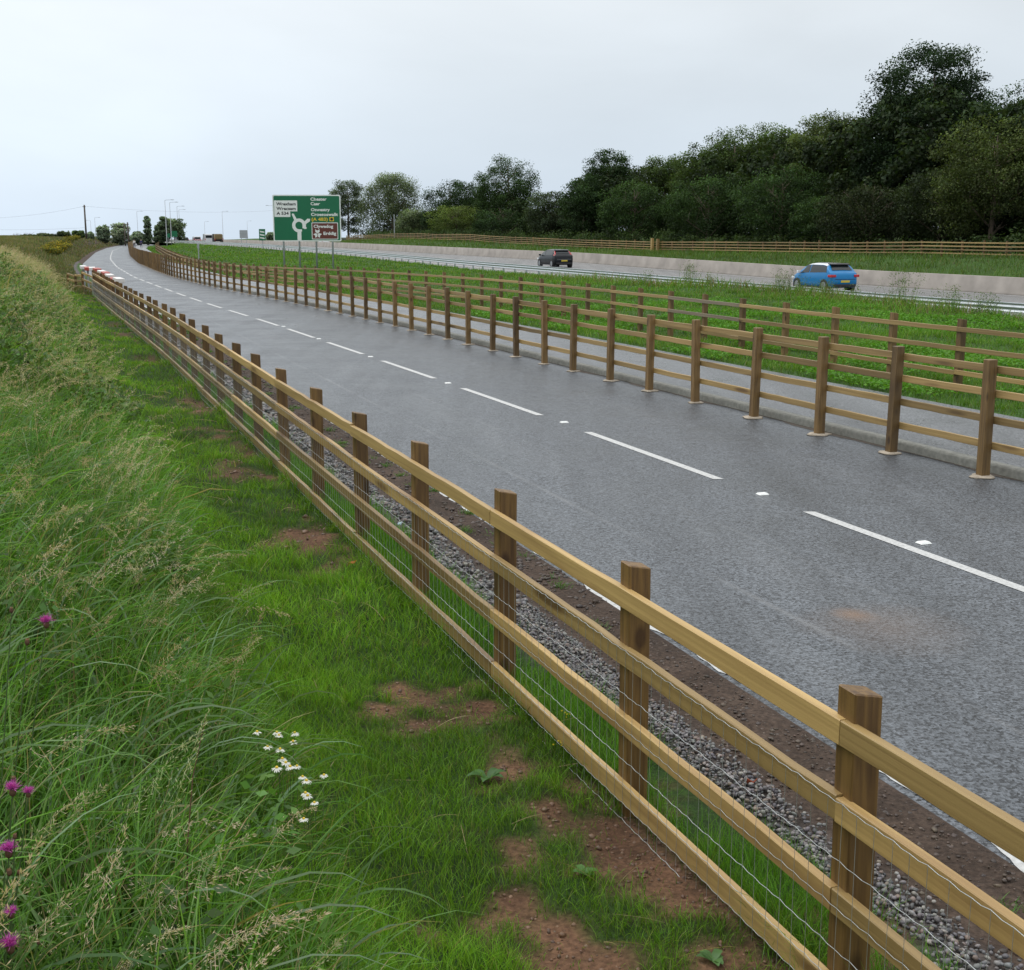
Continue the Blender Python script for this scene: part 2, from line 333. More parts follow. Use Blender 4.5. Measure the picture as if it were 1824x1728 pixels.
M['wire'] = plain('galvanised_wire', (.50, .52, .52), .4, .6, var=.1)
M['grass'] = leafmat('grass_blades', .34, .022, .45)
M['leaf'] = leafmat('tree_leaves', .28, .012, .5)
M['bark'] = plain('bark', (.11, .085, .06), .9, var=.3, scale=6, bump=.6, bscale=20)
M['white'] = plain('white_sheeting', (.78, .80, .78), .4, var=.04)
M['green'] = plain('green_sheeting', (.0, .135, .055), .35, var=.06, scale=1.2)
M['brown'] = plain('brown_sheeting', (.125, .028, .018), .35, var=.06)
M['yellow'] = plain('yellow_sheeting', (.72, .50, .03), .4, var=.04)
M['blacks'] = plain('black_sheeting', (.02, .02, .022), .4, var=.1)
M['greypaint'] = plain('grey_steel', (.36, .38, .40), .5, .2, var=.08)
# ================================================================== the ground, one sheet to the horizon
def grassmask(a, Y):
    """0 bare clay .. 1 full turf, left of the netting fence"""
    X = XA(a, Y); d = (aL(Y)-a)*.94
    n = fbm(X*1.5+9, Y*1.15+4, 3)*.55+fbm(X*5.5+2, Y*5.5+7, 4)*.45
    thr = np.interp(d, [-.7, -.05, .12, .55, .9, 1.25, 1.6], [.30, .36, .50, .48, .40, .28, .16])
    thr = thr+.085*(1-sstep(3.6, 6.5, Y))-.105*sstep(6.5, 9, Y)-.02*sstep(14, 40, Y)+.05*(sstep(.1, .3, d)*(1-sstep(.3, .5, d)))*sstep(8, 10, Y)
    return sstep(thr-.09, thr+.11, n)
def build_ground():
    Ys = np.concatenate([np.arange(-14, 1.5, .5), np.arange(1.5, 9, .07), np.arange(9, 20, .14), np.arange(20, 60, .5), np.arange(60, 200, 2.0), np.arange(200, 460, 6), np.geomspace(460, 6000, 24)])
    ks = knots(Ys); A = []; Z = []
    for (a0, z0, s), (a1, z1, _) in zip(ks, ks[1:]):
        for i in range(s):
            t = i/s; A.append(a0+(a1-a0)*t); Z.append(z0+(z1-z0)*t)
    A.append(ks[-1][0]); Z.append(ks[-1][1])
    A = np.array(A).T; Z = np.array(Z).T; YY = Ys[:, None]+0*A
    Z = Z+gbump(A, YY); X = XA(A, YY)
    n, m = A.shape
    # colour by what grows or lies there
    C = np.zeros((n, m, 3))
    turf = np.array([.035, .075, .014]); clay = np.array([.125, .068, .04]); soil = np.array([.058, .041, .031]); straw = np.array([.22, .17, .075])
    f1 = fbm(X*.35, YY*.35)[..., None]
    C[:] = turf*(.7+.9*f1)
    gm = grassmask(A, YY)[..., None]; d = (aL(YY)-A)
    strip = ((d > -.75) & (d < 1.7))[..., None]
    C = np.where(strip, clay*(.45+1.0*fbm(X*3+5, YY*3, 4)[..., None])*(1-gm)+turf*.7*gm, C)
    grav = ((d < -.5) & (A < aE(YY)-.5))[..., None]; C = np.where(grav, np.array([.10, .09, .085]), C)
    sl = ((A > 3.5) & (A < aE(YY)+.2) & (d < -.85))[..., None]; C = np.where(sl, soil*(.7+.7*fbm(X*2.2, YY*2.2)[..., None]), C)
    far = (sstep(1.5, 4, d)*sstep(18, 60, YY))[..., None]*(A < 0)[..., None]
    C = C*(1-far*.75)+straw*far*.75*(.5+.8*f1)
    w = ((A > AC+2) & (YY < 420))[..., None]; C = np.where(w, np.array([.02, .025, .012]), C)
    c1 = ((A > AG+.2) & (A < AW+12))[..., None]; C = np.where(c1, np.array([.12, .11, .1]), C)
    i, j = np.meshgrid(np.arange(n-1), np.arange(m-1), indexing='ij'); q = i*m+j
    F = np.stack([q, q+1, q+m+1, q+m], -1).reshape(-1, 4)
    me = np_mesh('ground', np.stack([X, YY, Z], -1).reshape(-1, 3), F, M['ground'], C.reshape(-1, 3), smooth=True)
    return tag(link('ground', me), kind='structure')
build_ground()

def strip(name, fa, fb, z, y0, y1, dy, mat, n=1, ya=None):
    Ys = np.arange(y0, y1+dy*.5, dy); a = fa(Ys); b = fb(Ys)
    V = []
    for k in range(n+1):
        A = a+(b-a)*k/n; V.append(np.stack([XA(A, Ys), Ys, (z(Ys, A) if callable(z) else z+0*Ys)+DROP(Ys)], -1))
    V = np.stack(V, 1); m = n+1; i, j = np.meshgrid(np.arange(len(Ys)-1), np.arange(n), indexing='ij'); q = i*m+j
    F = np.stack([q, q+1, q+m+1, q+m], -1).reshape(-1, 4)
    return tag(link(name, np_mesh(name, V.reshape(-1, 3), F, mat, smooth=True)), kind='structure')
def DROP(Y): return np.where(Y > 380, -(Y-380)*.0048*sstep(380, 700, Y), 0)
one = lambda v: (lambda Y: v+0*Y)
strip('road', lambda Y: aE(Y)-.05, lambda Y: aK(Y)+.01, 0.0, -14, 420, 1, M['road'], 4)
strip('footpath', lambda Y: aK(Y)+.15, aP, .115, -14, 420, 1, M['path'], 2)
strip('carriageway', one(AG+.5), one(AW-.35), lambda Y, A: (zG(Y)+(zW(Y)-zG(Y))*(A-AG)/(AW-AG))+.03, 20, 700, 2, M['main'], 4)
strip('far_carriageway', one(AW+.35), one(AW+11), lambda Y, A: zW(Y)+.03, 20, 700, 2, M['main'], 1)
# carriageway edge lines
strip('edge_line', one(AW-.85), one(AW-.65), lambda Y, A: zG(Y)+(zW(Y)-zG(Y))*(A-AG)/(AW-AG)+.036, 20, 600, 2, M['paint'])
strip('edge_line', one(AG+2.2), one(AG+2.4), lambda Y, A: zG(Y)+(zW(Y)-zG(Y))*(A-AG)/(AW-AG)+.036, 20, 600, 2, M['paint'])
# kerb
def build_kerb():
    Ys = np.arange(-14, 420, 1.0); prof = [(0, -.06), (.0, .085), (.025, .115), (.14, .12), (.14, .02)]
    V = np.array([[(XA(aK(y)+o, y), y, z) for o, z in prof] for y in Ys]); m = len(prof)
    i, j = np.meshgrid(np.arange(len(Ys)-1), np.arange(m-1), indexing='ij'); q = i*m+j
    F = np.stack([q, q+1, q+m+1, q+m], -1).reshape(-1, 4)
    tag(link('kerb', np_mesh('kerb', V.reshape(-1, 3), F, M['kerb'])), kind='structure')
build_kerb()
# centre line: dashes of one painted line
ends = [-3.2, 2.0, 7.15, 12.41, 17.64, 22.84, 27.95, 32.86, 37.66, 42.27]
while ends[-1] < 300: ends.append(ends[-1]+4.8)
V = []; F = []
for e in ends:
    L_ = 3.5 if e < 30 else 3.3
    ys = np.linspace(e-L_, e, 4 if e < 100 else 3)
    n0 = len(V)
    for y in ys:
        w = .062 if e < 120 else .075
        V += [(XA(aC(y)-w, y), y, .004), (XA(aC(y)+w, y), y, .004)]
    for k in range(len(ys)-1): F.append((n0+2*k, n0+2*k+1, n0+2*k+3, n0+2*k+2))
tag(link('centre_line', np_mesh('centre_line', V, F, M['paint'])), kind='structure')
# solid white edge line on the left, its near edge eaten by washed soil
Ys = np.concatenate([np.arange(-5, 30, .06), np.arange(30, 62, 1.0)]); V = []
for y in Ys:
    rag = (float(fbm(y*1.6, 3.3, 5))-.47+.13*(y < 7.6))*.36
    l = min(aE(y)-.02+max(rag+.02, 0), aE(y)+.05)
    V += [(XA(l, y), y, .004), (XA(aE(y)+.054+.01*float(vnoise(y*9, 1)), y), y, .004)]
F = [(2*k, 2*k+1, 2*k+3, 2*k+2) for k in range(len(Ys)-1)]
tag(link('edge_line', np_mesh('edge_line', V, F, M['paint'])), kind='structure')

# a thin ragged wash of silt lying against the kerb between the posts
Ys = np.arange(8, 70, .12); V = []
for y in Ys:
    w_ = .03+.16*max(0, float(fbm(y*.9, 8.1, 4))-.40)*2.2
    V += [(XA(aK(y)-w_, y), y, .0035), (XA(aK(y)-.002, y), y, .006)]
F = [(2*k, 2*k+1, 2*k+3, 2*k+2) for k in range(len(Ys)-1)]
M['silt'] = plain('silt', (.085, .07, .055), .95, var=.3, scale=20, bump=.5)
tag(link('kerb_silt', np_mesh('kerb_silt', V, F, M['silt'])), kind='structure')
# reflecting studs between the dashes
studs = [onplane(1645, 968), onplane(1358, 881), onplane(1005, 753), onplane(798, 683), onplane(660, 636), onplane(568, 604), onplane(505, 582)]
sm = MB(); sm.loft([[(-.06, -.05, .002), (.06, -.05, .002), (.06, .05, .002), (-.06, .05, .002)], [(-.045, -.03, .02), (.045, -.03, .02), (.045, .03, .02), (-.045, .03, .02)]]); sme = sm.mesh('road_stud', M['white'], bevel=.004)
names = ['low white road stud nearest the camera between two centre dashes', 'white road stud in the second gap of the centre line counted from the camera', 'white road stud in the centre line gap level with the third long dash', 'white road stud farther along the centre line past the third long dash', 'small distant white road stud beside a short centre dash', 'tiny white road stud two gaps beyond the others up the centre line', 'farthest visible white road stud on the centre line']
for (x, y), lb in zip(studs, names):
    o = link('road_stud', sme, loc=(x, y, .0), rz=HEAD); tag(o, lb, 'road stud', 'road studs along the centre line')

# ================================================================== concrete barrier of the central reserve
def extrude_along(prof, afun, zfun, Ys):
    V = np.array([[(XA(afun(y)+o, y), y, zfun(y)+z+float(DROP(np.array(y)))) for o, z in prof] for y in Ys]); m = len(prof)
    i, j = np.meshgrid(np.arange(len(Ys)-1), np.arange(m), indexing='ij'); q = i*m+j; q2 = i*m+(j+1) % m
    F = np.stack([q, q2, q2+m, q+m], -1).reshape(-1, 4); return V.reshape(-1, 3), F
V, F = extrude_along([(-.34, -.1), (-.30, .12), (-.18, .30), (-.13, .86), (-.10, .88), (.10, .88), (.13, .86), (.3, .12), (.34, -.1)], lambda y: AW, lambda y: float(zW(y)), np.arange(20, 600, 3.0))
tag(link('concrete_barrier', np_mesh('concrete_barrier', V, F, M['concrete'])), 'long low grey concrete wall between the two carriageways', 'barrier')

# ================================================================== steel safety barrier
g = empty('safety_barrier', (XA(AG, 40), 40, float(zG(40))), 'grey steel crash barrier on posts along the near carriageway', 'crash barrier')
def child(o, root):                       # keep world placement under a moved root
    o.parent = root; o.matrix_parent_inverse = Matrix.Translation(root.location).inverted() if root.rotation_euler.z == 0 else (Matrix.Translation(root.location) @ Matrix.Rotation(root.rotation_euler.z, 4, 'Z')).inverted()
    return o
V, F = extrude_along([(-.10, .42), (-.06, .46), (-.02, .50), (-.02, .54), (-.08, .58), (-.08, .62), (-.02, .66), (-.02, .70), (-.10, .76), (-.02, .765), (0, .70), (0, .44)], lambda y: AG, lambda y: float(zG(y)), np.arange(20, 420, 2.25))
child(link('beam', np_mesh('beam', V, F, M['galv'])), g)
pm = MB().box(-.05, .05, -.06, .06, -.4, .62).mesh('barrier_post', M['galv'])
ys = np.arange(29.5, 330, 2.25); rest = MB()
for i, y in enumerate(ys):
    x = XA(AG+.06, y); z = float(zG(y))
    if i < 100: o = child(link('post', pm, loc=(x, y, z), rz=HEAD), g)
    else: rest.box(x-.05, x+.05, y-.06, y+.06, z-.3, z+.62)
tag(child(rest.build('post', M['galv']), g), kind='stuff')

# ================================================================== timber fences
def rail_mesh(h, t, name, mat, seed):
    """board of unit length along X, slightly bowed and worn"""
    r = np.random.default_rng(seed); n = 13; rings = []
    for i in range(n):
        x = i/(n-1); dz = (r.random()-.5)*.006; dy = (r.random()-.5)*.004; hh = h/2+(r.random()-.5)*.003
        c = .004
        rings.append([(x, dy-t/2, dz-hh+c), (x, dy-t/2+c, dz-hh), (x, dy+t/2-c, dz-hh), (x, dy+t/2, dz-hh+c), (x, dy+t/2, dz+hh-c), (x, dy+t/2-c, dz+hh), (x, dy-t/2+c, dz+hh), (x, dy-t/2, dz+hh-c)])
    return MB().loft(rings).mesh(name, mat)
def place_rail(me, p0, p1, parent, off):
    p0 = np.array(p0, float); p1 = np.array(p1, float); d = p1-p0; L = np.linalg.norm(d)
    o = link('rail', me); yaw = math.atan2(d[1], d[0]); pit = -math.asin(d[2]/L)
    nrm = np.array([-d[1], d[0], 0]); nrm /= np.linalg.norm(nrm)
    o.location = p0+nrm*off; o.rotation_euler = (0, pit, yaw); o.scale = (L, 1, 1)
    return child(o, parent)
def post_mesh(w, h, name, mat, cut=True, deep=.35):
    m = MB(); a = w/2
    zt = lambda x: h-(0.022*(x+a)/w if cut else 0)
    m.loft([[(-a, -a, -deep), (a, -a, -deep), (a, a, -deep), (-a, a, -deep)], [(-a, -a, zt(-a)), (a, -a, zt(a)), (a, a, zt(a)), (-a, a, zt(-a))]])
    return m.mesh(name, mat, bevel=.005, seg=1)
def fence(root, afun, zfun, posts, rails, ph, bay, pme, rmes, side, w, t, jit=.012, maxp=100, maxr=100, collar=None, skip=None):
    P = []
    for i, y in enumerate(posts):
        a = float(afun(y)); P.append((XA(a, y), y, float(zfun(y))))
    restp = MB(); restr = MB(); nr = 0
    for i, (x, y, z) in enumerate(P):
        if i < maxp:
            j = random.uniform(-jit, jit)
            o = link('post', pme, loc=(x, y, z+j)); o.rotation_euler = (random.uniform(-.013, .013), random.uniform(-.013, .013), HEAD+random.uniform(-.05, .05)); child(o, root)
            if collar and y < 120:
                c = link('mortar_collar', collar, loc=(0, 0, -j)); c.parent = o
                c.rotation_euler = (0, 0, random.uniform(0, 6)); c.scale = (random.uniform(.85, 1.15),)*2+(1,)
        else:
            restp.box(x-w/2, x+w/2, y-w/2, y+w/2, z-.2, z+ph)
    for ri, h in enumerate(rails):
        ri_ = 0
    seq = []
    for k in range(0, len(P)-1, bay):
        for ri, h in enumerate(rails): seq.append((k, ri, h))
    for n, (k, ri, h) in enumerate(seq):
        e = min(k+bay, len(P)-1); off = side*(w/2+t/2)
        p0 = (P[k][0], P[k][1], P[k][2]+h+random.uniform(-.008, .008)); p1 = (P[e][0], P[e][1], P[e][2]+h+random.uniform(-.008, .008))
        # the rail runs on along the bend post by post when it spans many bays
        if n < maxr: 
            d = np.array(p1)-np.array(p0); g_ = .002/np.linalg.norm(d)
            o = place_rail(rmes[(n*7+ri) % len(rmes)], np.array(p0)+d*g_, np.array(p1)-d*g_, root, off)
            if skip and (k, ri) in skip: o.data = skip[(k, ri)]; o['label'] = 'weathered grey rail'
        else:
            d = np.array(p1)-np.array(p0); nn = np.array([-d[1], d[0], 0]); nn = nn/np.linalg.norm(nn)*off
            q0 = np.array(p0)+nn; q1 = np.array(p1)+nn; s = np.array([-d[1], d[0], 0])/np.linalg.norm(d)*t/2
            restr.loft([[q0-s+(0,0,-.04), q0+s+(0,0,-.04), q0+s+(0,0,.04), q0-s+(0,0,.04)], [q1-s+(0,0,-.04), q1+s+(0,0,-.04), q1+s+(0,0,.04), q1-s+(0,0,.04)]])
    if restp.v: tag(child(restp.build('post', pme.materials[0]), root), kind='stuff')
    if restr.v: tag(child(restr.build('rail', rmes[0].materials[0]), root), kind='stuff')
    return P
# --- the netting fence on the left
yl = [2.34, 4.03, 5.66, 7.34, 9.05, 10.74, 12.53, 14.3, 16.09, 17.8, 19.55]
while yl[-1]+1.72 < 57: yl.append(yl[-1]+1.72)
yl = [.64]+yl
rL = [rail_mesh(.092, .038, 'rail', M['rail'], 10+i) for i in range(3)]
pL = post_mesh(.108, 1.26, 'post', M['post'])
rootL = empty('netting_fence', (XA(2.6, .64), .64, 0), 'yellowish four rail timber fence with wire netting beside the grass bank', 'fence')
PL = fence(rootL, aL, lambda y: 0.0, yl, [1.10, .815, .485, .15], 1.25, 2, pL, rL, +1, .108, .038)
# netting, stapled to the rails on the grass side
def netting():
    V = []; F = []
    def seg(p, q, r):
        n = len(V); d = np.array(q)-np.array(p)
        u = np.array([-d[1], d[0], 0.]) if abs(d[0])+abs(d[1]) > 1e-6 else np.array([UP_[0], UP_[1], 0.])
        u /= np.linalg.norm(u); w = np.cross(d/np.linalg.norm(d), u)
        for b in (p, q):
            for k in range(3):
                an = 2.094*k; V.append(np.array(b)+(u*math.cos(an)+w*math.sin(an))*r)
        for k in range(3): F.append((n+k, n+(k+1) % 3, n+3+(k+1) % 3, n+3+k))
    hs = [.03, .11, .21, .33, .48, .65, .86]
    step = .084; off = .054+.038+.004
    y = .7; cols = []
    while y < 56.3:
        a = float(aL(y)); base = np.array([XA(a, y), y, 0])-UP_*off
        wob = -UP_*.010*float(vnoise(y*.9, 5))
        cols.append(base+wob+UD*.006*math.sin(y*3.7)); y += step
    for i, c in enumerate(cols):
        r = .0016 if c[1] < 16 else .0021
        lean = .008*math.sin(i*1.7)
        prev = None
        for k, h in enumerate(hs):
            p = c+np.array([lean*UD[0]*h, lean*UD[1]*h, h+.0028*math.sin(i*2.3+k)+.010*(float(vnoise(c[1]*.8, k*3.1))-.5)])
            if prev is not None: seg(prev, p, r*.7)
            prev = p
        if i:
            c0 = cols[i-1]; l0 = .008*math.sin((i-1)*1.7)
            for k, h in enumerate(hs):
                p = c0+np.array([l0*UD[0]*h, l0*UD[1]*h, h+.0028*math.sin((i-1)*2.3+k)+.010*(float(vnoise(c0[1]*.8, k*3.1))-.5)]); q = c+np.array([lean*UD[0]*h, lean*UD[1]*h, h+.0028*math.sin(i*2.3+k)+.010*(float(vnoise(c[1]*.8, k*3.1))-.5)])
                m = (p+q)/2+np.array([0, 0, -.005])
                seg(p, m, r); seg(m, q, r)
    child(link('wire_netting', np_mesh('wire_netting', V, F, M['wire'])), rootL)
netting()
# short cross fence that climbs the bank from its far end
rootX = empty('cross_fence', (XA(aL(56.5), 56.6), 56.6, 0), 'short weathered cross fence at the far end of the netting fence', 'fence')
prev = (XA(aL(56.3), 56.3), 56.3, 0)
for i, (px, y, hh) in enumerate([(147, 58.5, 1.0), (134.5, 60.5, .85), (121, 62.5, .8)]):
    X = at(px, 495, y)[0]; z = gxy(X, y); p = (X, y, z)
    o = link('post', pL, loc=(X, y, z-(1.26-hh)), rz=HEAD); child(o, rootX)
    for h in (.92, .62, .32): place_rail(rL[i % 3], (prev[0], prev[1], prev[2]+h*(hh if i else 1)), (p[0], p[1], p[2]+h*hh), rootX, .03)
    prev = p
# --- the fence set in the road edge, posts in mortar
def collar_mesh():
    m = MB(); r = np.random.default_rng(5); rings = []
    rad = [.14*(1+.42*(r.random()-.5)) for _ in range(18)]
    for s, z in ((1, .003), (.95, .018), (.55, .028), (.3, .03)): rings.append([(rad[k]*s*math.cos(k*math.pi/9), rad[k]*s*math.sin(k*math.pi/9), z) for k in range(18)])
    return m.loft(rings).mesh('mortar_collar', M['collar'], smooth=True)
ya = [12.65]
for v in (14.27,15.87,17.39,19.04,20.8,22.42,24.0,25.72,27.2,28.86,30.4,32.15,33.76): ya.append(v)
while ya[-1] < 296: ya.append(ya[-1]+1.624)
rA = [rail_mesh(.085, .038, 'rail', M['railA'], 30+i) for i in range(3)]
pA = post_mesh(.112, 1.37, 'post', M['postA'], cut=False)
rootA = empty('roadside_fence', (XA(aF(12.65), 12.65), 12.65, 0), 'tall brown four rail fence with posts set in mortar along the road edge', 'fence')
fence(rootA, aF, lambda y: 0.0, ya, [1.245, .97, .665, .365], 1.37, 2, pA, rA, -1, .112, .038, collar=collar_mesh())
# --- the fence beyond the footpath
yb = list(np.arange(18.7, 320, 1.92))
M['oldrail'] = woodmat('weathered_rail', (.30, .24, .16), (.17, .14, .10), (.12, .09, .06), .7)
rB = [rail_mesh(.085, .038, 'rail', M['railA'], 50+i) for i in range(3)]
rO = rail_mesh(.085, .038, 'rail', M['oldrail'], 61)
pB = post_mesh(.12, 1.25, 'post', M['postA'])
rootB = empty('verge_fence', (XA(aB(18.7), 18.7), 18.7, float(zB(18.7))), 'brown three rail fence between the footpath and the grass verge', 'fence')
def zBg(y): return float(zB(y))+.03
kk = int(round((31-18.7)/1.92))//2*2
fence(rootB, lambda y: np.maximum(aB(y), aP(y)+.5), zBg, yb, [1.07, .73, .30], 1.25, 2, pB, rB, +1, .12, .038, skip={(kk, 0): rO, (kk, 1): rO})
# --- the fence along the foot of the wood
yc = list(np.arange(84, 296, 2.25))
pC = post_mesh(.13, 1.25, 'post', M['post']); rC = [rail_mesh(.095, .045, 'rail', M['railA'], 70+i) for i in range(3)]
rootC = empty('woodland_fence', (XA(AC, 84), 84, float(zC(84))), 'distant brown four rail fence along the top of the bank below the wood', 'fence')
PC = fence(rootC, one(AC), lambda y: float(gz(AC, y)), yc, [1.1, .83, .56, .29], 1.25, 4, pC, rC, +1, .13, .045)
# stouter gate posts in it
for px in (1166, 1176):
    r = ray(px, 440); y = AC/(r[0]/r[1]+K); z = float(gz(AC, y))
    m = MB().loft([[(-.14, -.14, -.3), (.14, -.14, -.3), (.14, .14, -.3), (-.14, .14, -.3)], [(-.14, -.14, 1.5), (.14, -.14, 1.5), (.14, .14, 1.5), (-.14, .14, 1.5)]])
    o = m.build('gate_post', M['rail']); o.location = (XA(AC, y)-.3, y-.15, z); o.rotation_euler = (0, 0, HEAD); child(o, rootC)
    o['label'] = 'stout pale gate post in the woodland fence'
# ================================================================== grasses
def blades(R, phi, Ln, w, t0, t1, S, c0, c1, droop=1.6):
    """curved ribbons: roots R (N,3), heading phi, length, width, lean at root and tip (rad from vertical)"""
    N_ = len(R); u = np.linspace(0, 1, S+1)
    th = t0[:, None]+(t1-t0)[:, None]*u[None]**droop
    dx = np.sin(th)*Ln[:, None]/S; dz = np.cos(th)*Ln[:, None]/S
    h = np.concatenate([np.zeros((N_, 1)), np.cumsum(dx[:, :-1]*.5+dx[:, 1:]*.5, 1)], 1)
    v = np.concatenate([np.zeros((N_, 1)), np.cumsum(dz[:, :-1]*.5+dz[:, 1:]*.5, 1)], 1)
    cx, sx_ = np.cos(phi)[:, None], np.sin(phi)[:, None]
    P = np.stack([R[:, 0:1]+h*cx, R[:, 1:2]+h*sx_, R[:, 2:3]+v], -1)
    tw = rng.uniform(-.9, .9, N_)[:, None]*(1+u[None])
    wd = (w[:, None]*np.clip(1.08-u[None]**2.2, .08, 1))[..., None]*.5
    sd_ = np.stack([-sx_*np.cos(tw), cx*np.cos(tw), np.sin(tw)], -1)*wd
    V = np.stack([P-sd_, P+sd_], 2).reshape(-1, 3)
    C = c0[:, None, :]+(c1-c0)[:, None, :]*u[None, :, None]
    C = np.repeat(C[:, :, None, :], 2, 2).reshape(-1, 3)
    b = (np.arange(N_)*(S+1)*2)[:, None]; k = np.arange(S)*2
    F = np.stack([b+k, b+k+1, b+k+3, b+k+2], -1).reshape(-1, 4)
    return V, F, C
class Pile:
    def __init__(s): s.V = []; s.F = []; s.C = []; s.n = 0
    def add(s, V, F, C): s.V.append(V); s.F.append(F+s.n); s.C.append(np.broadcast_to(C, (len(V), 3))); s.n += len(V)
    def build(s, name, mat, label=None, cat=None, kind='stuff', group=None, parent=None, smooth=False):
        me = np_mesh(name, np.concatenate(s.V), np.concatenate(s.F), mat, np.concatenate(s.C), smooth)
        return tag(link(name, me, parent), label, cat, group, kind)
def pal(N_, cols, wts, var=.22):
    c = np.array(cols)[rng.choice(len(cols), N_, p=np.array(wts)/sum(wts))]
    return c*(1+rng.uniform(-var, var, (N_, 1)))*(1+rng.uniform(-.06, .06, (N_, 3)))
def scatter(a0, a1, Y0, Y1, dens):
    """uniform points in the band; a0,a1 functions of Y"""
    n = int((Y1-Y0)*max(np.max(a1(np.linspace(Y0, Y1, 9))-a0(np.linspace(Y0, Y1, 9))), .01)*.94*dens)
    Y = rng.uniform(Y0, Y1, n); lo = a0(Y); hi = a1(Y); mx = np.max(hi-lo)
    a = lo+rng.random(n)*mx; k = a < hi; a = a[k]; Y = Y[k]
    return a, Y
def roots(a, Y, sink=.01): return np.stack([XA(a, Y), Y, gz(a, Y)-sink], -1)

G1 = [(.10,.245,.022),(.065,.175,.016),(.14,.285,.035),(.17,.275,.10),(.27,.26,.11)]
def foot(Y): return -.16*(1-sstep(3.5, 7, Y))+.84-.035*np.clip(Y-10, 0, 60)*.35+.22*(fbm(np.asarray(Y)*.6, 2.2)-.5)   # where the long grass of the bank begins
def leaves(C_, r, per, size, base, lo, hi, flat=.75, hang=0):
    """leaf faces spread through the clumps C_ (n,3), radius r (n,)"""
    n = len(C_); k = n*per
    c = np.repeat(C_, per, 0); rr = np.repeat(r, per)
    d = rng.standard_normal((k, 3)); d /= np.linalg.norm(d, axis=1)[:, None]
    q = rng.random(k)**.45; off = d*(rr*q)[:, None]*(1, 1, flat)
    if hang: off[:, 2] -= np.abs(rng.standard_normal(k))*hang*rr
    P = c+off
    nrm = d*.6+rng.standard_normal((k, 3))*.6+(0, 0, .5); nrm /= np.linalg.norm(nrm, axis=1)[:, None]
    u = np.cross(nrm, rng.standard_normal((k, 3))); u /= np.linalg.norm(u, axis=1)[:, None]; v = np.cross(nrm, u)
    s = (size*rng.uniform(.55, 1.3, k))[:, None]
    V = np.stack([P-u*s, P-v*s*.55, P+u*s, P+v*s*.55], 1).reshape(-1, 3)
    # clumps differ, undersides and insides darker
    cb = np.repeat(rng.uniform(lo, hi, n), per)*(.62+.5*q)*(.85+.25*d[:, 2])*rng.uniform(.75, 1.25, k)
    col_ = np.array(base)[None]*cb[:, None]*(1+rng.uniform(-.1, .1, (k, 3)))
    return V, np.arange(k)[:, None]*4+np.arange(4), np.repeat(col_, 4, 0)
tall = Pile()
for Y0, Y1, dn, ws, S in [(.7, 2.6, 2500, 1.15, 7), (2.6, 5, 2900, 1.15, 6), (5, 8.5, 1900, 1.4, 5), (8.5, 14, 1100, 1.9, 4), (14, 24, 560, 2.6, 4), (24, 40, 240, 3.8, 3), (40, 70, 95, 5.5, 3)]:
    left = lambda Y: -1.2-.085*Y
    a, Y = scatter(left, lambda Y: foot(Y)+.15, Y0, Y1, dn)
    X = XA(a, Y); edge = sstep(.25, -.35, a-foot(Y))                  # full height inside
    cl = fbm(X*1.1, Y*1.1, 3); tuft = fbm(X*4, Y*4, 2)
    keep = rng.random(len(a)) < .45+.9*tuft; a, Y, X, edge, cl = [q[keep] for q in (a, Y, X, edge, cl)]
    n = len(a)
    Ln = rng.uniform(.18, .62, n)*(.45+.55*edge)*(.35+1.3*cl)
    phi = .2+rng.standard_normal(n)*1.25+(fbm(X*1.6+5, Y*1.6, 3)-.5)*9
    w = rng.uniform(.0022, .0045, n)*np.where(rng.random(n) < .22, 2.0, 1)*ws
    t0 = rng.uniform(.0, .75, n); t1 = rng.uniform(.2, 2.6, n)
    dry = sstep(12, 45, Y)*.55*(fbm(X*.5, Y*.3)+.15)
    c = pal(n, G1, [4, 3, 3, 1.5, .7]); straw = np.array([.34, .27, .13]); m = (rng.random(n) < dry+.05)[:, None]
    c = np.where(m, straw*(1+rng.uniform(-.25, .2, (n, 1))), c)*(.55+.95*cl[:, None])
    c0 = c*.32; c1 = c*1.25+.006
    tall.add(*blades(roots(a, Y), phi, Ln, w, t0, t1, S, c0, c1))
# broader cocksfoot leaves lying over the rest
# leafy weeds growing through it
a, Y = scatter(lambda Y: -1.2-.085*Y, lambda Y: foot(Y)+.05, 1.2, 40, 12); k = rng.random(len(a)) < sstep(.42, .6, fbm(XA(a, Y)*.7+20, Y*.7, 3))*.9+.06; a, Y = a[k], Y[k]
R_ = roots(a, Y, -.2); R_[:, 2] += rng.uniform(0, .22, len(a)); k = Y < 12
V, F, C_ = leaves(R_[k], rng.uniform(.1, .2, k.sum()), 60, .022, (.085,.175,.035), .6, 1.3, 1.3); tall.add(V, F, C_)
k = ~k; V, F, C_ = leaves(R_[k], rng.uniform(.15, .3, k.sum()), 40, .04, (.10,.17,.05), .6, 1.3, 1.1); tall.add(V, F, C_)
a, Y = scatter(lambda Y: -1-.06*Y, foot, .9, 9, 130); n = len(a)
c = pal(n, [(.10,.20,.05),(.14,.22,.11)], [1, 1])
tall.add(*blades(roots(a, Y), rng.uniform(0, 6.28, n), rng.uniform(.4, .8, n), rng.uniform(.007, .012, n), rng.uniform(.1, .5, n), rng.uniform(1.6, 2.6, n), 8, c*.6, c*1.3))
tall.build('tall_grass', M['grass'], 'long lodged green and straw coloured grass covering the bank on the left', 'tall grass')

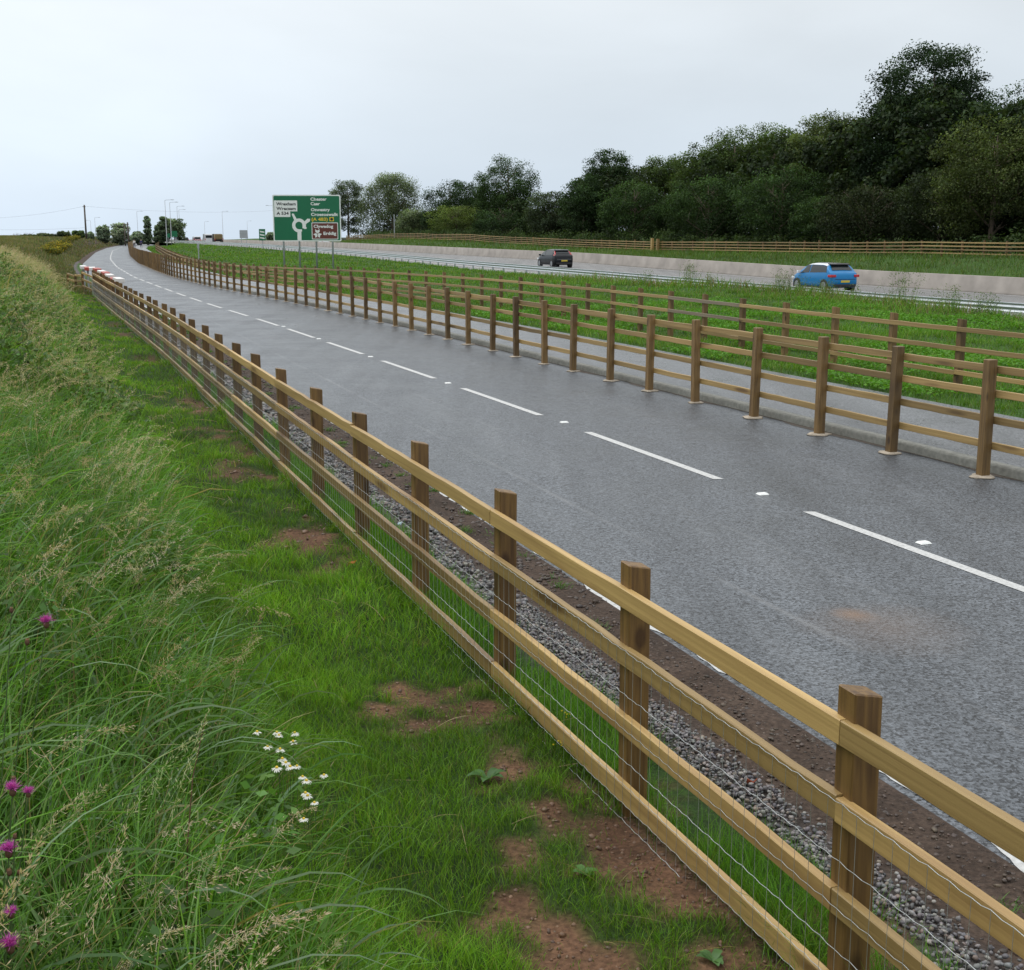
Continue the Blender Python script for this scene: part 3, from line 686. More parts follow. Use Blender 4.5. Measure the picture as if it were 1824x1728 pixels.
# seed heads on bent straws
heads = Pile()
def seedheads(a, Y, Lr, ws, detail, S=7):
    n = len(a); R = roots(a, Y); phi = .3+rng.standard_normal(n)*1.5; Ln = rng.uniform(*Lr, n)
    t0 = rng.uniform(.02, .45, n); t1 = rng.uniform(.7, 2.1, n)
    c = pal(n, [(.48,.40,.27),(.41,.33,.20),(.55,.48,.35),(.36,.35,.20)], [3, 2, 2, 1.5], .15)
    w = np.full(n, .0018)*ws
    V, F, C = blades(R, phi, Ln, w, t0, t1, S, c*.7, c); heads.add(V, F, C)
    P = V.reshape(n, S+1, 2, 3).mean(2)
    # spikelets along the upper third, drooping to one side
    tipd = P[:, -1]-P[:, -2]; tipd /= np.linalg.norm(tipd, axis=1)[:, None]
    base = P[:, -3]
    for k in range(detail):
        u = rng.random(n)[:, None]; seg = np.where(u < .5, base+(P[:, -2]-base)*u*2, P[:, -2]+(P[:, -1]-P[:, -2])*(u*2-1))
        out_ = rng.standard_normal((n, 3))*np.array([1, 1, .7]); out_ /= np.linalg.norm(out_, axis=1)[:, None]
        spread = (rng.uniform(.006, .05, n)*(1.15-u[:, 0]))[:, None]*np.sqrt(ws)
        q = seg+out_*spread+np.array([0, 0, -.3])*spread
        d = tipd*.7+out_*.5; d /= np.linalg.norm(d, axis=1)[:, None]
        l = rng.uniform(.0035, .0075, n)[:, None]*ws**.8; sd_ = np.cross(d, rng.standard_normal((n, 3))); sd_ /= np.linalg.norm(sd_, axis=1)[:, None]; sd_ *= l*.2
        V = np.stack([q-d*l, q+sd_, q+d*l, q-sd_], 1).reshape(-1, 3); b = np.arange(n)[:, None]*4
        heads.add(V, b+np.arange(4), np.repeat(c*1.15, 4, 0))
        if k % 3 == 0:                                              # fine branch
            e = .0006*ws*np.array([1, .3, .2]); V = np.stack([seg-e, seg+e, q+e, q-e], 1).reshape(-1, 3); heads.add(V, b+np.arange(4), np.repeat(c, 4, 0))
for Y0, Y1, dn, ws, de in [(1.0, 4, 40, .8, 120), (4, 8, 34, 1.0, 100), (8, 16, 30, 1.45, 60), (16, 30, 32, 2.3, 34), (30, 66, 26, 4.0, 16)]:
    a, Y = scatter(lambda Y: -1.0-.085*Y, lambda Y: foot(Y)-.1, Y0, Y1, dn)
    k = rng.random(len(a)) < .12+1.6*np.clip(fbm(XA(a, Y)*.9+40, Y*.9)-.38, 0, 1)*1.9; k &= np.hypot(XA(a, Y)+.62, Y-3.3) > .45; seedheads(a[k], Y[k], (.5, .95), ws, de)
heads.build('seed_heads', M['grass'], 'pale feathery grass seed heads nodding above the bank', 'seed heads')

# short turf of the strip beside the fence, thinning to bare clay
turf = Pile()
for Y0, Y1, dn, ws, S in [(2.2, 4.5, 9000, 1, 3), (4.5, 7.5, 6500, 1.15, 3), (7.5, 12, 3200, 1.6, 3), (12, 20, 1500, 2.4, 2), (20, 34, 560, 3.8, 2), (34, 58, 220, 6, 2)]:
    a, Y = scatter(lambda Y: foot(Y)-.45, lambda Y: aL(Y)+.06, Y0, Y1, dn)
    gm = grassmask(a, Y); X = XA(a, Y); t_ = fbm(X*5, Y*5, 2)
    k = rng.random(len(a)) < gm*(.35+.9*t_)+.035; a, Y, X, gm = [q[k] for q in (a, Y, X, gm)]; n = len(a)
    lush = fbm(X*1.7+3, Y*1.7, 3); near = np.exp(-((aL(Y)-a)/.16)**2)
    Ln = rng.uniform(.05, .13, n)*(.5+1.1*lush)*(1+1.0*near)*(.45+.55*gm)*(1+.8*sstep(.25, -.3, a-foot(Y)))
    c = pal(n, [(.165,.35,.018),(.12,.28,.015),(.21,.38,.03),(.29,.30,.08)], [4, 3, 2, .5])*(.5+1.0*lush[:, None])
    c = c*(1-.2*near[:, None])
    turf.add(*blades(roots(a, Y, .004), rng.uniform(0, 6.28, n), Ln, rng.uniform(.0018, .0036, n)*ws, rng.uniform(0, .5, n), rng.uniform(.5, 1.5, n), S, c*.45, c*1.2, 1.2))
a, Y = scatter(lambda Y: foot(Y)-.1, lambda Y: aL(Y)+.1, 2.2, 22, 5); n = len(a); c = pal(n, [(.42,.34,.19),(.34,.27,.15)], [1, 1])
turf.add(*blades(roots(a, Y, -.012), rng.uniform(0, 6.28, n), rng.uniform(.08, .38, n), rng.uniform(.002, .0035, n)*(1+Y/12), rng.uniform(.8, 1.5, n), rng.uniform(1.4, 1.9, n), 5, c, c))
turf.build('turf', M['grass'], 'short bright green turf with bare clay patches between bank and netting fence', 'short grass')

# lusher line of grass under the fence, sprigs on the soil
fring = Pile()
for Y0, Y1, dn, ws, S in [(2, 7, 4200, 1, 4), (7, 14, 2000, 1.7, 3), (14, 30, 700, 2.8, 2), (30, 58, 170, 6, 2)]:
    a, Y = scatter(lambda Y: aL(Y)+.02, lambda Y: aL(Y)+.46, Y0, Y1, dn)
    X = XA(a, Y); k = rng.random(len(a)) < sstep(.36, .5, fbm(X*1.2+8, Y*.7, 3)+.24*(1-(a-aL(Y))/.46)*1.1); a, Y = a[k], Y[k]; n = len(a)
    c = pal(n, [(.12,.31,.018),(.16,.35,.03),(.085,.24,.015)], [3, 2, 1])
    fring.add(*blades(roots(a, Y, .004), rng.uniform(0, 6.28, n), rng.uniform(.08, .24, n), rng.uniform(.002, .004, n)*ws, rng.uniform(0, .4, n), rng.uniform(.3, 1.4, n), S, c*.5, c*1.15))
a, Y = scatter(lambda Y: aL(Y)+1.0, lambda Y: aE(Y)-.05, 3, 50, 5.0)
for aa, yy in zip(a, Y):
    n = int(rng.integers(10, 70)); r = rng.normal(0, .035, (n, 2)); A = aa+r[:, 0]; YY = yy+r[:, 1]
    c = pal(n, [(.09,.22,.035),(.13,.22,.05)], [1, 1]); ws = 1+yy/14
    fring.add(*blades(roots(A, YY, .003), rng.uniform(0, 6.28, n), rng.uniform(.03, .09, n), rng.uniform(.002, .004, n)*ws, rng.uniform(.2, 1, n), rng.uniform(.8, 1.6, n), 3, c*.6, c*1.1))
fring.build('fence_foot_grass', M['grass'], 'green grass growing under the netting fence and in sprigs on the dark soil', 'grass')

# the wide verge between footpath and carriageway
verge = Pile()
for Y0, Y1, dn, ws in [(15, 24, 420, 1.0), (24, 36, 260, 1.4), (36, 55, 120, 2.2), (55, 90, 44, 3.8), (90, 150, 15, 7), (150, 300, 4, 13)]:
    right = (lambda Y: np.minimum(AG-.9, .60*Y+K*Y+1.0))
    a, Y = scatter(lambda Y: aP(Y)+.02, right, Y0, Y1, dn); X = XA(a, Y); n = len(a)
    q = fbm(X*.45, Y*.45, 3); crest = np.exp(-((a-(AG-3.0))/2.2)**2)*(1-sstep(66, 90, Y))*sstep(34, 46, Y)
    Ln = rng.uniform(.07, .24, n)*(.55+.9*q)*(1+1.9*crest); Ln *= np.where(Y > 90, 1.3, 1)
    c = pal(n, [(.115,.255,.018),(.085,.205,.015),(.17,.29,.035),(.26,.25,.09)], [4, 3, 2, .5])*(.65+.7*q[:, None])
    m = (rng.random(n) < .35*crest)[:, None]; c = np.where(m, np.array([.26,.21,.10]), c)
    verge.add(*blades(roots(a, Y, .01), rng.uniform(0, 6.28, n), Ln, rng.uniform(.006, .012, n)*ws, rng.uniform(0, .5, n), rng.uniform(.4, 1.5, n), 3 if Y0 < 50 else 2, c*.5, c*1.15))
# clover and dock leaves low in the turf
a, Y = scatter(lambda Y: aP(Y)+.1, lambda Y: np.minimum(AG-3, .6*Y+K*Y+1), 15, 48, 60); X = XA(a, Y)
k = rng.random(len(a)) < sstep(.5, .62, fbm(X*.5+70, Y*.5, 3)); a, Y = a[k], Y[k]; n = len(a); R = roots(a, Y, -.03)
for j in range(6):
    q = R+rng.normal(0, 1, (n, 3))*np.array([.09, .09, .04])+(0, 0, .07); s = rng.uniform(.02, .05, n)[:, None]
    u = rng.standard_normal((n, 3))*(1, 1, .35); u /= np.linalg.norm(u, axis=1)[:, None]; v = np.cross(u, rng.standard_normal((n, 3))*(.3, .3, 1)); v /= np.linalg.norm(v, axis=1)[:, None]
    V = np.stack([q-u*s, q-v*s*.7, q+u*s, q+v*s*.7], 1).reshape(-1, 3); c = pal(n, [(.09,.24,.02),(.12,.28,.03)], [1, 1]); verge.add(V, np.arange(n)[:, None]*4+np.arange(4), np.repeat(c, 4, 0))
verge.build('verge_grass', M['grass'], 'wide green grass verge between the footpath fence and the crash barrier', 'grass verge')

# far bank behind the concrete barrier, and the rough bank beyond the netting fence
bank = Pile()
for Y0, Y1, dn, ws in [(50, 90, 26, 1), (90, 150, 16, 1.5), (150, 290, 6, 2.6)]:
    a, Y = scatter(one(AW+11), one(AC+2.5), Y0, Y1, dn); X = XA(a, Y); n = len(a); q = fbm(X*.3, Y*.3, 3)
    c = pal(n, [(.11,.19,.03),(.08,.155,.022),(.18,.19,.07)], [3, 3, 1])*(.6+.8*q[:, None])
    bank.add(*blades(roots(a, Y, .02), rng.uniform(0, 6.28, n), rng.uniform(.25, .6, n), rng.uniform(.02, .045, n)*ws, rng.uniform(0, .4, n), rng.uniform(.4, 1.5, n), 2, c*.6, c*1.1))
bank.build('bank_grass', M['grass'], 'rough green grass on the slope behind the concrete barrier', 'bank grass')
rough = Pile()
for Y0, Y1, dn, ws in [(57, 90, 46, 1), (90, 150, 22, 1.6), (150, 260, 7, 2.8), (260, 400, 2.5, 5)]:
    a, Y = scatter(lambda Y: -7-.05*Y, lambda Y: aE(Y)-.8, Y0, Y1, dn); X = XA(a, Y); n = len(a); q = fbm(X*.25, Y*.25, 3)
    q2 = fbm(X*.11+9, Y*.11, 2)[:, None]
    c = pal(n, [(.15,.17,.06),(.11,.16,.045),(.26,.21,.11),(.20,.15,.09)], [3, 3, 2.5, 1.2])*(.6+.8*q[:, None])*np.where(q2 > .5, 1, .85)
    short = sstep(0, 2.2, aE(Y)-a)
    rough.add(*blades(roots(a, Y, .02), rng.uniform(0, 6.28, n), rng.uniform(.15, .5, n)*(.3+.7*short), rng.uniform(.02, .05, n)*ws, rng.uniform(0, .4, n), rng.uniform(.3, 1.5, n), 2, c*.6, c*1.1))
rough.build('rough_grass', M['grass'], 'rough tawny grass on the embankment left of the distant bend', 'rough grass')

# ------------------------------------------------------------------ gravel of the drain
def gravel():
    import itertools
    t_ = (1+5**.5)/2; ico = np.array([(-1,t_,0),(1,t_,0),(-1,-t_,0),(1,-t_,0),(0,-1,t_),(0,1,t_),(0,-1,-t_),(0,1,-t_),(t_,0,-1),(t_,0,1),(-t_,0,-1),(-t_,0,1)]); ico /= np.linalg.norm(ico[0])
    IF = np.array([(0,11,5),(0,5,1),(0,1,7),(0,7,10),(0,10,11),(1,5,9),(5,11,4),(11,10,2),(10,7,6),(7,1,8),(3,9,4),(3,4,2),(3,2,6),(3,6,8),(3,8,9),(4,9,5),(2,4,11),(6,2,10),(8,6,7),(9,8,1)])
    pl = Pile()
    for Y0, Y1, dn, s0 in [(2.5, 9, 4200, 1), (9, 18, 1500, 1.6), (18, 58, 380, 3.0)]:
        a, Y = scatter(lambda Y: aL(Y)+.48, lambda Y: aL(Y)+.86, Y0, Y1, dn)
        d = (a-aL(Y)-.48)/.38; e = sstep(0, .22, d)*sstep(1, .75, d)
        k = rng.random(len(a)) < e*(.1+1.5*fbm(XA(a, Y)*2, Y*2, 3)); a, Y = a[k], Y[k]; n = len(a)
        R = roots(a, Y, -.006); R[:, 2] += rng.uniform(0, .022, n)
        sz = rng.uniform(.006, .0155, n)*s0
        sc_ = sz[:, None]*rng.uniform(.6, 1.25, (n, 3)); sc_[:, 2] *= .75
        J = ico[None]*(1+rng.uniform(-.24, .24, (n, 12, 1)))*sc_[:, None, :]
        th = rng.uniform(0, 6.28, n); c_, s_ = np.cos(th)[:, None], np.sin(th)[:, None]
        tl = rng.uniform(-.6, .6, n)[:, None]; Jy = J[..., 1]*np.cos(tl)-J[..., 2]*np.sin(tl); Jz = J[..., 1]*np.sin(tl)+J[..., 2]*np.cos(tl)
        V = np.stack([R[:, 0:1]+J[..., 0]*c_-Jy*s_, R[:, 1:2]+J[..., 0]*s_+Jy*c_, R[:, 2:3]+Jz], -1).reshape(-1, 3)
        F = ((np.arange(n)*12)[:, None, None]+IF[None]).reshape(-1, 3)
        c = pal(n, [(.17,.165,.165),(.11,.105,.11),(.27,.255,.24),(.19,.15,.125),(.06,.06,.065)], [4, 3, 2, 1.5, 1.5], .15)
        pl.add(V, F, np.repeat(c, 12, 0))
    cl = Pile()
    for lo, hi, Y0, Y1, dn, s0, cols, msk in [
        (lambda Y: aL(Y)-1.1, lambda Y: aL(Y)+.1, 2, 9, 900, 1, [(.13,.07,.04),(.09,.05,.03),(.17,.10,.06)], 1), (lambda Y: aL(Y)-1.1, lambda Y: aL(Y)+.1, 9, 30, 160, 2.2, [(.13,.07,.04),(.09,.05,.03)], 1),
        (lambda Y: aL(Y)+.85, lambda Y: aE(Y)-.06, 3, 9, 900, 1.1, [(.065,.045,.033),(.045,.032,.025),(.10,.07,.05)], 0), (lambda Y: aL(Y)+.85, lambda Y: aE(Y)+.0, 9, 30, 260, 2, [(.065,.045,.033),(.045,.032,.025)], 0)]:
        a, Y = scatter(lo, hi, Y0, Y1, dn)
        if msk: k = rng.random(len(a)) > grassmask(a, Y)*1.6; a, Y = a[k], Y[k]
        n = len(a); R = roots(a, Y, .0); sz = (.003+.012*rng.random(n)**3)*s0
        J = ico[None]*(1+rng.uniform(-.3, .3, (n, 12, 1)))*(sz[:, None]*rng.uniform(.6, 1.4, (n, 3))*(1, 1, .7))[:, None, :]
        V = (R[:, None, :]+J).reshape(-1, 3); F = ((np.arange(n)*12)[:, None, None]+IF[None]).reshape(-1, 3); cl.add(V, F, np.repeat(pal(n, cols, [1]*len(cols)), 12, 0))
    cl.build('clods', M['stone'], 'crumbled clods of brown earth on the bare soil either side of the netting fence', 'soil clods')
    pl.build('gravel', M['stone'], 'strip of loose grey gravel between the netting fence and the dark soil', 'gravel')
def stonemat():
    m, t, N = nt('gravel_stone'); o = N('ShaderNodeOutputMaterial'); p = N('ShaderNodeBsdfPrincipled'); a = N('ShaderNodeAttribute', attribute_name='col')
    g = N('ShaderNodeNewGeometry'); n = N('ShaderNodeTexNoise'); n.inputs['Scale'].default_value = 150; t.links.new(g.outputs['Position'], n.inputs['Vector'])
    r = N('ShaderNodeMapRange'); r.inputs[3].default_value = .6; r.inputs[4].default_value = 1.4; t.links.new(n.outputs['Fac'], r.inputs[0])
    x = N('ShaderNodeMix', data_type='RGBA', blend_type='MULTIPLY'); x.inputs[0].default_value = 1; t.links.new(a.outputs['Color'], x.inputs[6]); t.links.new(r.outputs[0], x.inputs[7])
    t.links.new(x.outputs[2], p.inputs['Base Color']); p.inputs['Roughness'].default_value = .5; t.links.new(p.outputs[0], o.inputs[0]); return m
M['stone'] = stonemat(); gravel()
# ================================================================== trees
def limb(mb, p, d, L, r, depth, tips, k=6):
    pts = [Vector(p)]; d = Vector(d).normalized(); rr = [r]
    n = 4
    for i in range(n):
        d = (d+Vector((random.uniform(-.14, .14), random.uniform(-.14, .14), random.uniform(-.02, .12)))).normalized()
        pts.append(pts[-1]+d*L/n); rr.append(r*(1-.6*(i+1)/n))
    mb.tube(pts, rr, k)
    tips += [tuple(q) for q in pts[2:]]
    if depth:
        for b in range(3):
            q = pts[random.randint(1, n-1)]; az = random.uniform(0, 6.28)
            nd = (d*.6+Vector((math.cos(az), math.sin(az), random.uniform(.1, .7)))).normalized()
            limb(mb, q, nd, L*random.uniform(.5, .7), r*.5, depth-1, tips, 5)
def tree(name, label, cat, px, top, hw, base_px=None, a=None, Y=None, kind='round', colr=(.035,.062,.018), n=70, per=110, size=.22, low=.12, group=None, lo=.55, hi=1.45, flat=.75, zb=None, gap=0.0):
    """a tree whose crown top is seen at (px, top) with half width hw pixels, standing on line a or at depth Y"""
    r = ray(px, top)
    if Y is None: Y = a/(r[0]/r[1]+K)
    X, _, zt = at(px, top, Y); W = hw*Y/FPX*(1.24 if a is not None else 1.05)
    z0 = float(gz(X+K*Y, Y)) if zb is None else zb
    H = zt-z0
    root = empty(name, (X, Y, z0), label, cat, group)
    mb = MB(); tips = []
    th = H*max(low, .12); rad = H*.017+.05
    mb.tube([(0, 0, -.3), (.05, .03, th*.5), (0, .05, th), (.1*W*.3, 0, H*.55), (0, 0, H*.86)], [rad*1.35, rad, rad*.9, rad*.6, rad*.15], 8)
    for i in range(9):
        az = i*2.4+random.random(); h = th+(H*.75-th)*i/9
        limb(mb, (0, 0, h), (math.cos(az), math.sin(az), .7), W*.7*(1-.4*i/9), rad*.45, 1, tips)
    mb.build('trunk', M['bark'], root, smooth=True)
    cs = []
    while len(cs) < n:
        if kind == 'round':
            v = rng.standard_normal(3); v /= np.linalg.norm(v); q = rng.random()**.4
            u = .5+.5*v[2]*q; pr_ = math.sqrt(max(0, 1-(max(u-.42, 0)/.58)**2)) if u > .42 else .74+.26*u/.42
            az = math.atan2(v[1], v[0]); rr = W*pr_*rng.random()**.4; z = low*H+H*(1-low)*u; p = np.array([rr*math.cos(az), rr*math.sin(az)*.9, z])
            wob = .82+.36*float(vnoise(math.atan2(v[1], v[0])*1.3+px*.13, v[2]*2+px*.07)); p[:2] *= wob
        elif kind == 'cone':
            u = rng.random()**1.3; z = H*(low+(1-low)*u); rr = W*(1-u)**.65*rng.random()**.5; az = rng.uniform(0, 6.28); p = np.array([rr*math.cos(az), rr*math.sin(az), z])
        elif kind == 'poplar':
            u = rng.random(); z = H*(low+(1-low)*u); rr = W*math.sin(math.pi*min(.98, .15+.8*u))**.8*rng.random()**.5; az = rng.uniform(0, 6.28); p = np.array([rr*math.cos(az), rr*math.sin(az), z])
        elif kind == 'dome':
            u = rng.random(); az = rng.uniform(0, 6.28); z = H*(low+(1-low)*u); rr = W*math.sqrt(max(0, 1-(u**2.2)))*rng.random()**.45; p = np.array([rr*math.cos(az), rr*math.sin(az), z])
        if gap and float(fbm(p[0]*.35+px, p[2]*.35, 2)) < gap: continue
        cs.append(p)
    cs = np.array(cs); R_ = rng.uniform(.6, 1.15, n)*(W*H*W)**(1/3)/n**(1/3)*1.25
    cs[:, 2] = np.minimum(cs[:, 2], H-R_*flat*.85); ins = np.maximum(1, np.hypot(cs[:, 0], cs[:, 1])/np.maximum(W-R_*.75, .2*W)); cs[:, 0] /= ins; cs[:, 1] /= ins
    # light on the top of the crown, dark beneath
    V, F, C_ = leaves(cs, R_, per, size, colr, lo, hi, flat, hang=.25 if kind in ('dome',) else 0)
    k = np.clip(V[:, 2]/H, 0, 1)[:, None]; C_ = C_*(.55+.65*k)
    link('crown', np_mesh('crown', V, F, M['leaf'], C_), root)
    return root
DK = (.036,.068,.022); MD = (.046,.085,.025); OL = (.072,.112,.030); LT = (.13,.18,.045); WL = (.15,.195,.10)
wood = [
 ('grey green tree partly hidden behind the green direction sign', 618, 318, 27, 84, 'round', (.10,.135,.075), 70, .28),
 ('broad pale willow with hanging foliage right of the green direction sign', 697, 306, 52, 82, 'dome', WL, 110, .26),
 ('small willow like tree filling the right foot of the broad pale willow', 735, 372, 26, 80, 'dome', WL, 40, .26),
 ('dark low domed tree left of the lone round topped tree', 800, 320, 42, 84, 'round', DK, 70, .24),
 ('dark tree seen just behind the shoulder of the lone round topped tree', 845, 324, 22, 95, 'round', DK, 40, .26),
 ('yellowish green bush at the wood edge before the dark domed tree', 812, 366, 45, 77, 'round', LT, 60, .2),
 ('lone round topped tree with sky showing through its crown', 904, 274, 47, 82, 'round', MD, 95, .2),
 ('dark holly like bush under the lone round topped tree', 895, 372, 42, 77, 'round', DK, 50, .18),
 ('spiky grey green low tree in the dip of the treeline', 982, 340, 40, 80, 'round', (.07,.10,.05), 70, .2),
 ('tall dark tree with two tufted tops left of the main wood', 1085, 264, 42, 82, 'round', DK, 90, .2),
 ('dark shoulder tree between the two tufted tree and the olive trees', 1040, 318, 36, 78, 'round', DK, 60, .2),
 ('bushy green tree at the left foot of the main wood', 1130, 320, 52, 76, 'round', MD, 80, .18),
 ('feathery topped tree where the wood begins to climb', 1185, 276, 46, 84, 'round', OL, 80, .2),
 ('olive tree on the rising slope of the treeline', 1248, 250, 48, 84, 'round', OL, 80, .2),
 ('wide olive topped tree in the middle of the wood', 1310, 222, 55, 85, 'round', OL, 95, .2),
 ('olive tree with a flat top beside the tallest olive crown', 1380, 216, 52, 86, 'round', OL, 95, .2),
 ('low leafy tree at the wood edge below the flat topped olive tree', 1395, 290, 75, 77, 'round', MD, 100, .17),
 ('lower green tree at the wood edge left of centre', 1262, 312, 66, 77, 'round', MD, 90, .17),
 ('pale feathery topped tree just left of the tallest dark tree', 1480, 192, 58, 84, 'round', (.10,.135,.045), 100, .18),
 ('tallest very dark tree standing above the whole wood', 1668, 74, 104, 86, 'round', (.026,.048,.02), 190, .2),
 ('dark inner tree in the shadow left of the tallest tree', 1560, 250, 66, 88, 'round', DK, 80, .18),
 ('dark tree with a rounded crown at the right edge behind the reddish tree', 1815, 140, 66, 90, 'round', DK, 90, .18),
 ('brownish green tree at the right edge of the photograph', 1780, 205, 92, 77, 'round', (.078,.105,.03), 150, .16),
 ('tangled low tree in front of the tallest dark tree', 1555, 330, 80, 76, 'round', (.034,.046,.018), 100, .15),
 ('low dark tree under the right hand end of the wood', 1680, 300, 70, 77, 'round', (.034,.05,.018), 90, .15),
 ('small bush in the shade below the pale feathery topped tree', 1475, 350, 52, 76, 'round', MD, 70, .15),
]
for lb, px, top, hw, a, kd, c, n, s in wood:
    open_ = 'sky showing' in lb or 'tallest very' in lb or 'two tufted' in lb or 'feathery' in lb
    low = .1 if hw > 30 else .05
    if a >= 82: low = .05
    if kd == 'dome': low = .03
    Yv = a/(ray(px, top)[0]/ray(px, top)[1]+K)
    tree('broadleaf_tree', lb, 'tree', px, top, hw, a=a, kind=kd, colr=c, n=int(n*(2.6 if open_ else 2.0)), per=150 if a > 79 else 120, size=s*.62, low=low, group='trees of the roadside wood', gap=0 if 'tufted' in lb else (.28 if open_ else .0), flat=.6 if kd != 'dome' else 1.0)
# the depth of the wood behind them: one dark mass of foliage down to the ground
def woodland():
    pl = Pile(); sky_ = [(560, 400), (585, 360), (610, 340), (640, 350), (700, 330), (745, 385), (790, 350), (850, 350), (905, 320), (950, 370), (1000, 362), (1030, 312), (1070, 278), (1120, 286), (1180, 286), (1250, 264), (1300, 238), (1400, 224), (1500, 202), (1545, 190), (1600, 150), (1690, 130), (1760, 165), (1824, 165), (1900, 170), (2300, 200)]
    xs_, ys_ = zip(*sky_)
    n = 3200; px = rng.uniform(600, 2250, n); a = rng.uniform(79, 108, n)
    C_ = []; R_ = []
    for p, aa in zip(px, a):
        y = aa/(ray(p, 400)[0]/ray(p, 400)[1]+K)
        if y > 330 or y < 30: continue
        X, _, zt = at(p, np.interp(p, xs_, ys_), y); z0 = float(zC(y))+.5; rr = rng.uniform(1.0, 1.9)*(y/150)**.5
        z = z0+rng.random()**1.2*(zt-rr-z0); C_.append((X, y, z)); R_.append(rr)
    V, F, C2 = leaves(np.array(C_), np.array(R_), 120, .24, (.034,.054,.02), .6, 1.3, .8); pl.add(V, F, C2)
    # undergrowth right behind the fence
    n = 420; y = rng.uniform(75, 290, n); aa = AC+rng.uniform(2.2, 6.5, n); r = rng.uniform(.6, 1.5, n); z = gz(aa, y)+r*rng.uniform(.2, 1.1, n)
    V, F, C2 = leaves(np.stack([XA(aa, y), y, z], -1), r, 190, .12, (.05,.08,.026), .5, 1.5, .8); pl.add(V, F, C2)
    pl.build('woodland', M['leaf'], 'dark mass of the wood and its undergrowth behind the roadside trees', 'woodland')
woodland()
# pale stems showing among the leaves
stems = [(557, 0)]
# distant trees and hedges at the end of the road
HZ = (.24,.31,.21)  # distance haze is put into the leaf colours of the far trees
far = [
 ('small distant grey green tree left of the feathery far trees', 183, 400, 11, 330, 'round', HZ, 'round_tree'),
 ('distant feathery tree behind the bend of the road', 213, 397, 17, 350, 'round', (.28,.34,.23), 'round_tree'),
 ('low distant tree between the feathery tree and the poplar', 243, 412, 12, 360, 'round', HZ, 'round_tree'),
 ('narrow poplar with a split top standing alone far up the road', 261, 385, 7, 340, 'poplar', (.17,.23,.14), 'poplar'),
 ('pointed poplar beside the rounded far tree behind the lamp posts', 290, 386, 9, 345, 'poplar', (.16,.22,.13), 'poplar'),
 ('conical far tree at the left of the lamp post group', 282, 400, 12, 350, 'cone', (.17,.23,.14), 'round_tree'),
 ('broad rounded far tree behind the group of lamp posts', 309, 388, 20, 350, 'round', (.17,.23,.13), 'round_tree'),
 ('dark little round tree beside the telegraph pole', 139, 411, 10, 300, 'round', (.09,.14,.05), 'round_tree'),
 ('far bush right of the countdown sign', 482, 414, 8, 420, 'round', HZ, 'bush'),
 ('low far tree just right of the telegraph pole', 160, 413, 6, 320, 'round', HZ, 'bush'),
]
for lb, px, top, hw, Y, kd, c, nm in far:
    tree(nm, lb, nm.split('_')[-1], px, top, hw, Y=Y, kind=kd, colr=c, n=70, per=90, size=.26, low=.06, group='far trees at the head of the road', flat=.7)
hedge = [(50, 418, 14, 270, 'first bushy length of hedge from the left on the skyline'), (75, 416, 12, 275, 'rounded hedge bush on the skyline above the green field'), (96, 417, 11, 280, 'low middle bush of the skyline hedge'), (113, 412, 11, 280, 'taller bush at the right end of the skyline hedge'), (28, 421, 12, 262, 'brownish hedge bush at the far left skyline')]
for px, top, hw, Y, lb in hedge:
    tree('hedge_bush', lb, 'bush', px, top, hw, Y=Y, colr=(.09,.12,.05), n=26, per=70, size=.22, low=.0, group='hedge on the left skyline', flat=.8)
# yellow flowering bush on the embankment
def yellow_bush():
    pts = [(onground(px, py, .5), s) for px, py, s in [(86, 446, 1.0), (94, 441, 1.2), (104, 438, 1.25), (113, 433, 1.2), (122, 427, 1.2), (131, 424, 1.1), (99, 447, .9), (117, 438, .9), (108, 443, .9), (138, 423, .8)]]
    base = pts[2][0]; root = empty('flowering_bush', (base[0], base[1], base[2]-.5), 'low yellow flowering bush spread over the embankment left of the bend', 'bush')
    C_ = np.array([np.array(p)-np.array(root.location) for p, _ in pts]); s = np.array([q for _, q in pts])*.95
    V, F, C2 = leaves(C_, s, 420, .10, (.10,.12,.03), .6, 1.3, .5); link('foliage', np_mesh('foliage', V, F, M['leaf'], C2), root)
    V, F, C2 = leaves(C_+(0, 0, .10), s*1.05, 260, .085, (.46,.36,.04), .6, 1.2, .5); link('flowers', np_mesh('flowers', V, F, M['leaf'], C2), root)
yellow_bush()
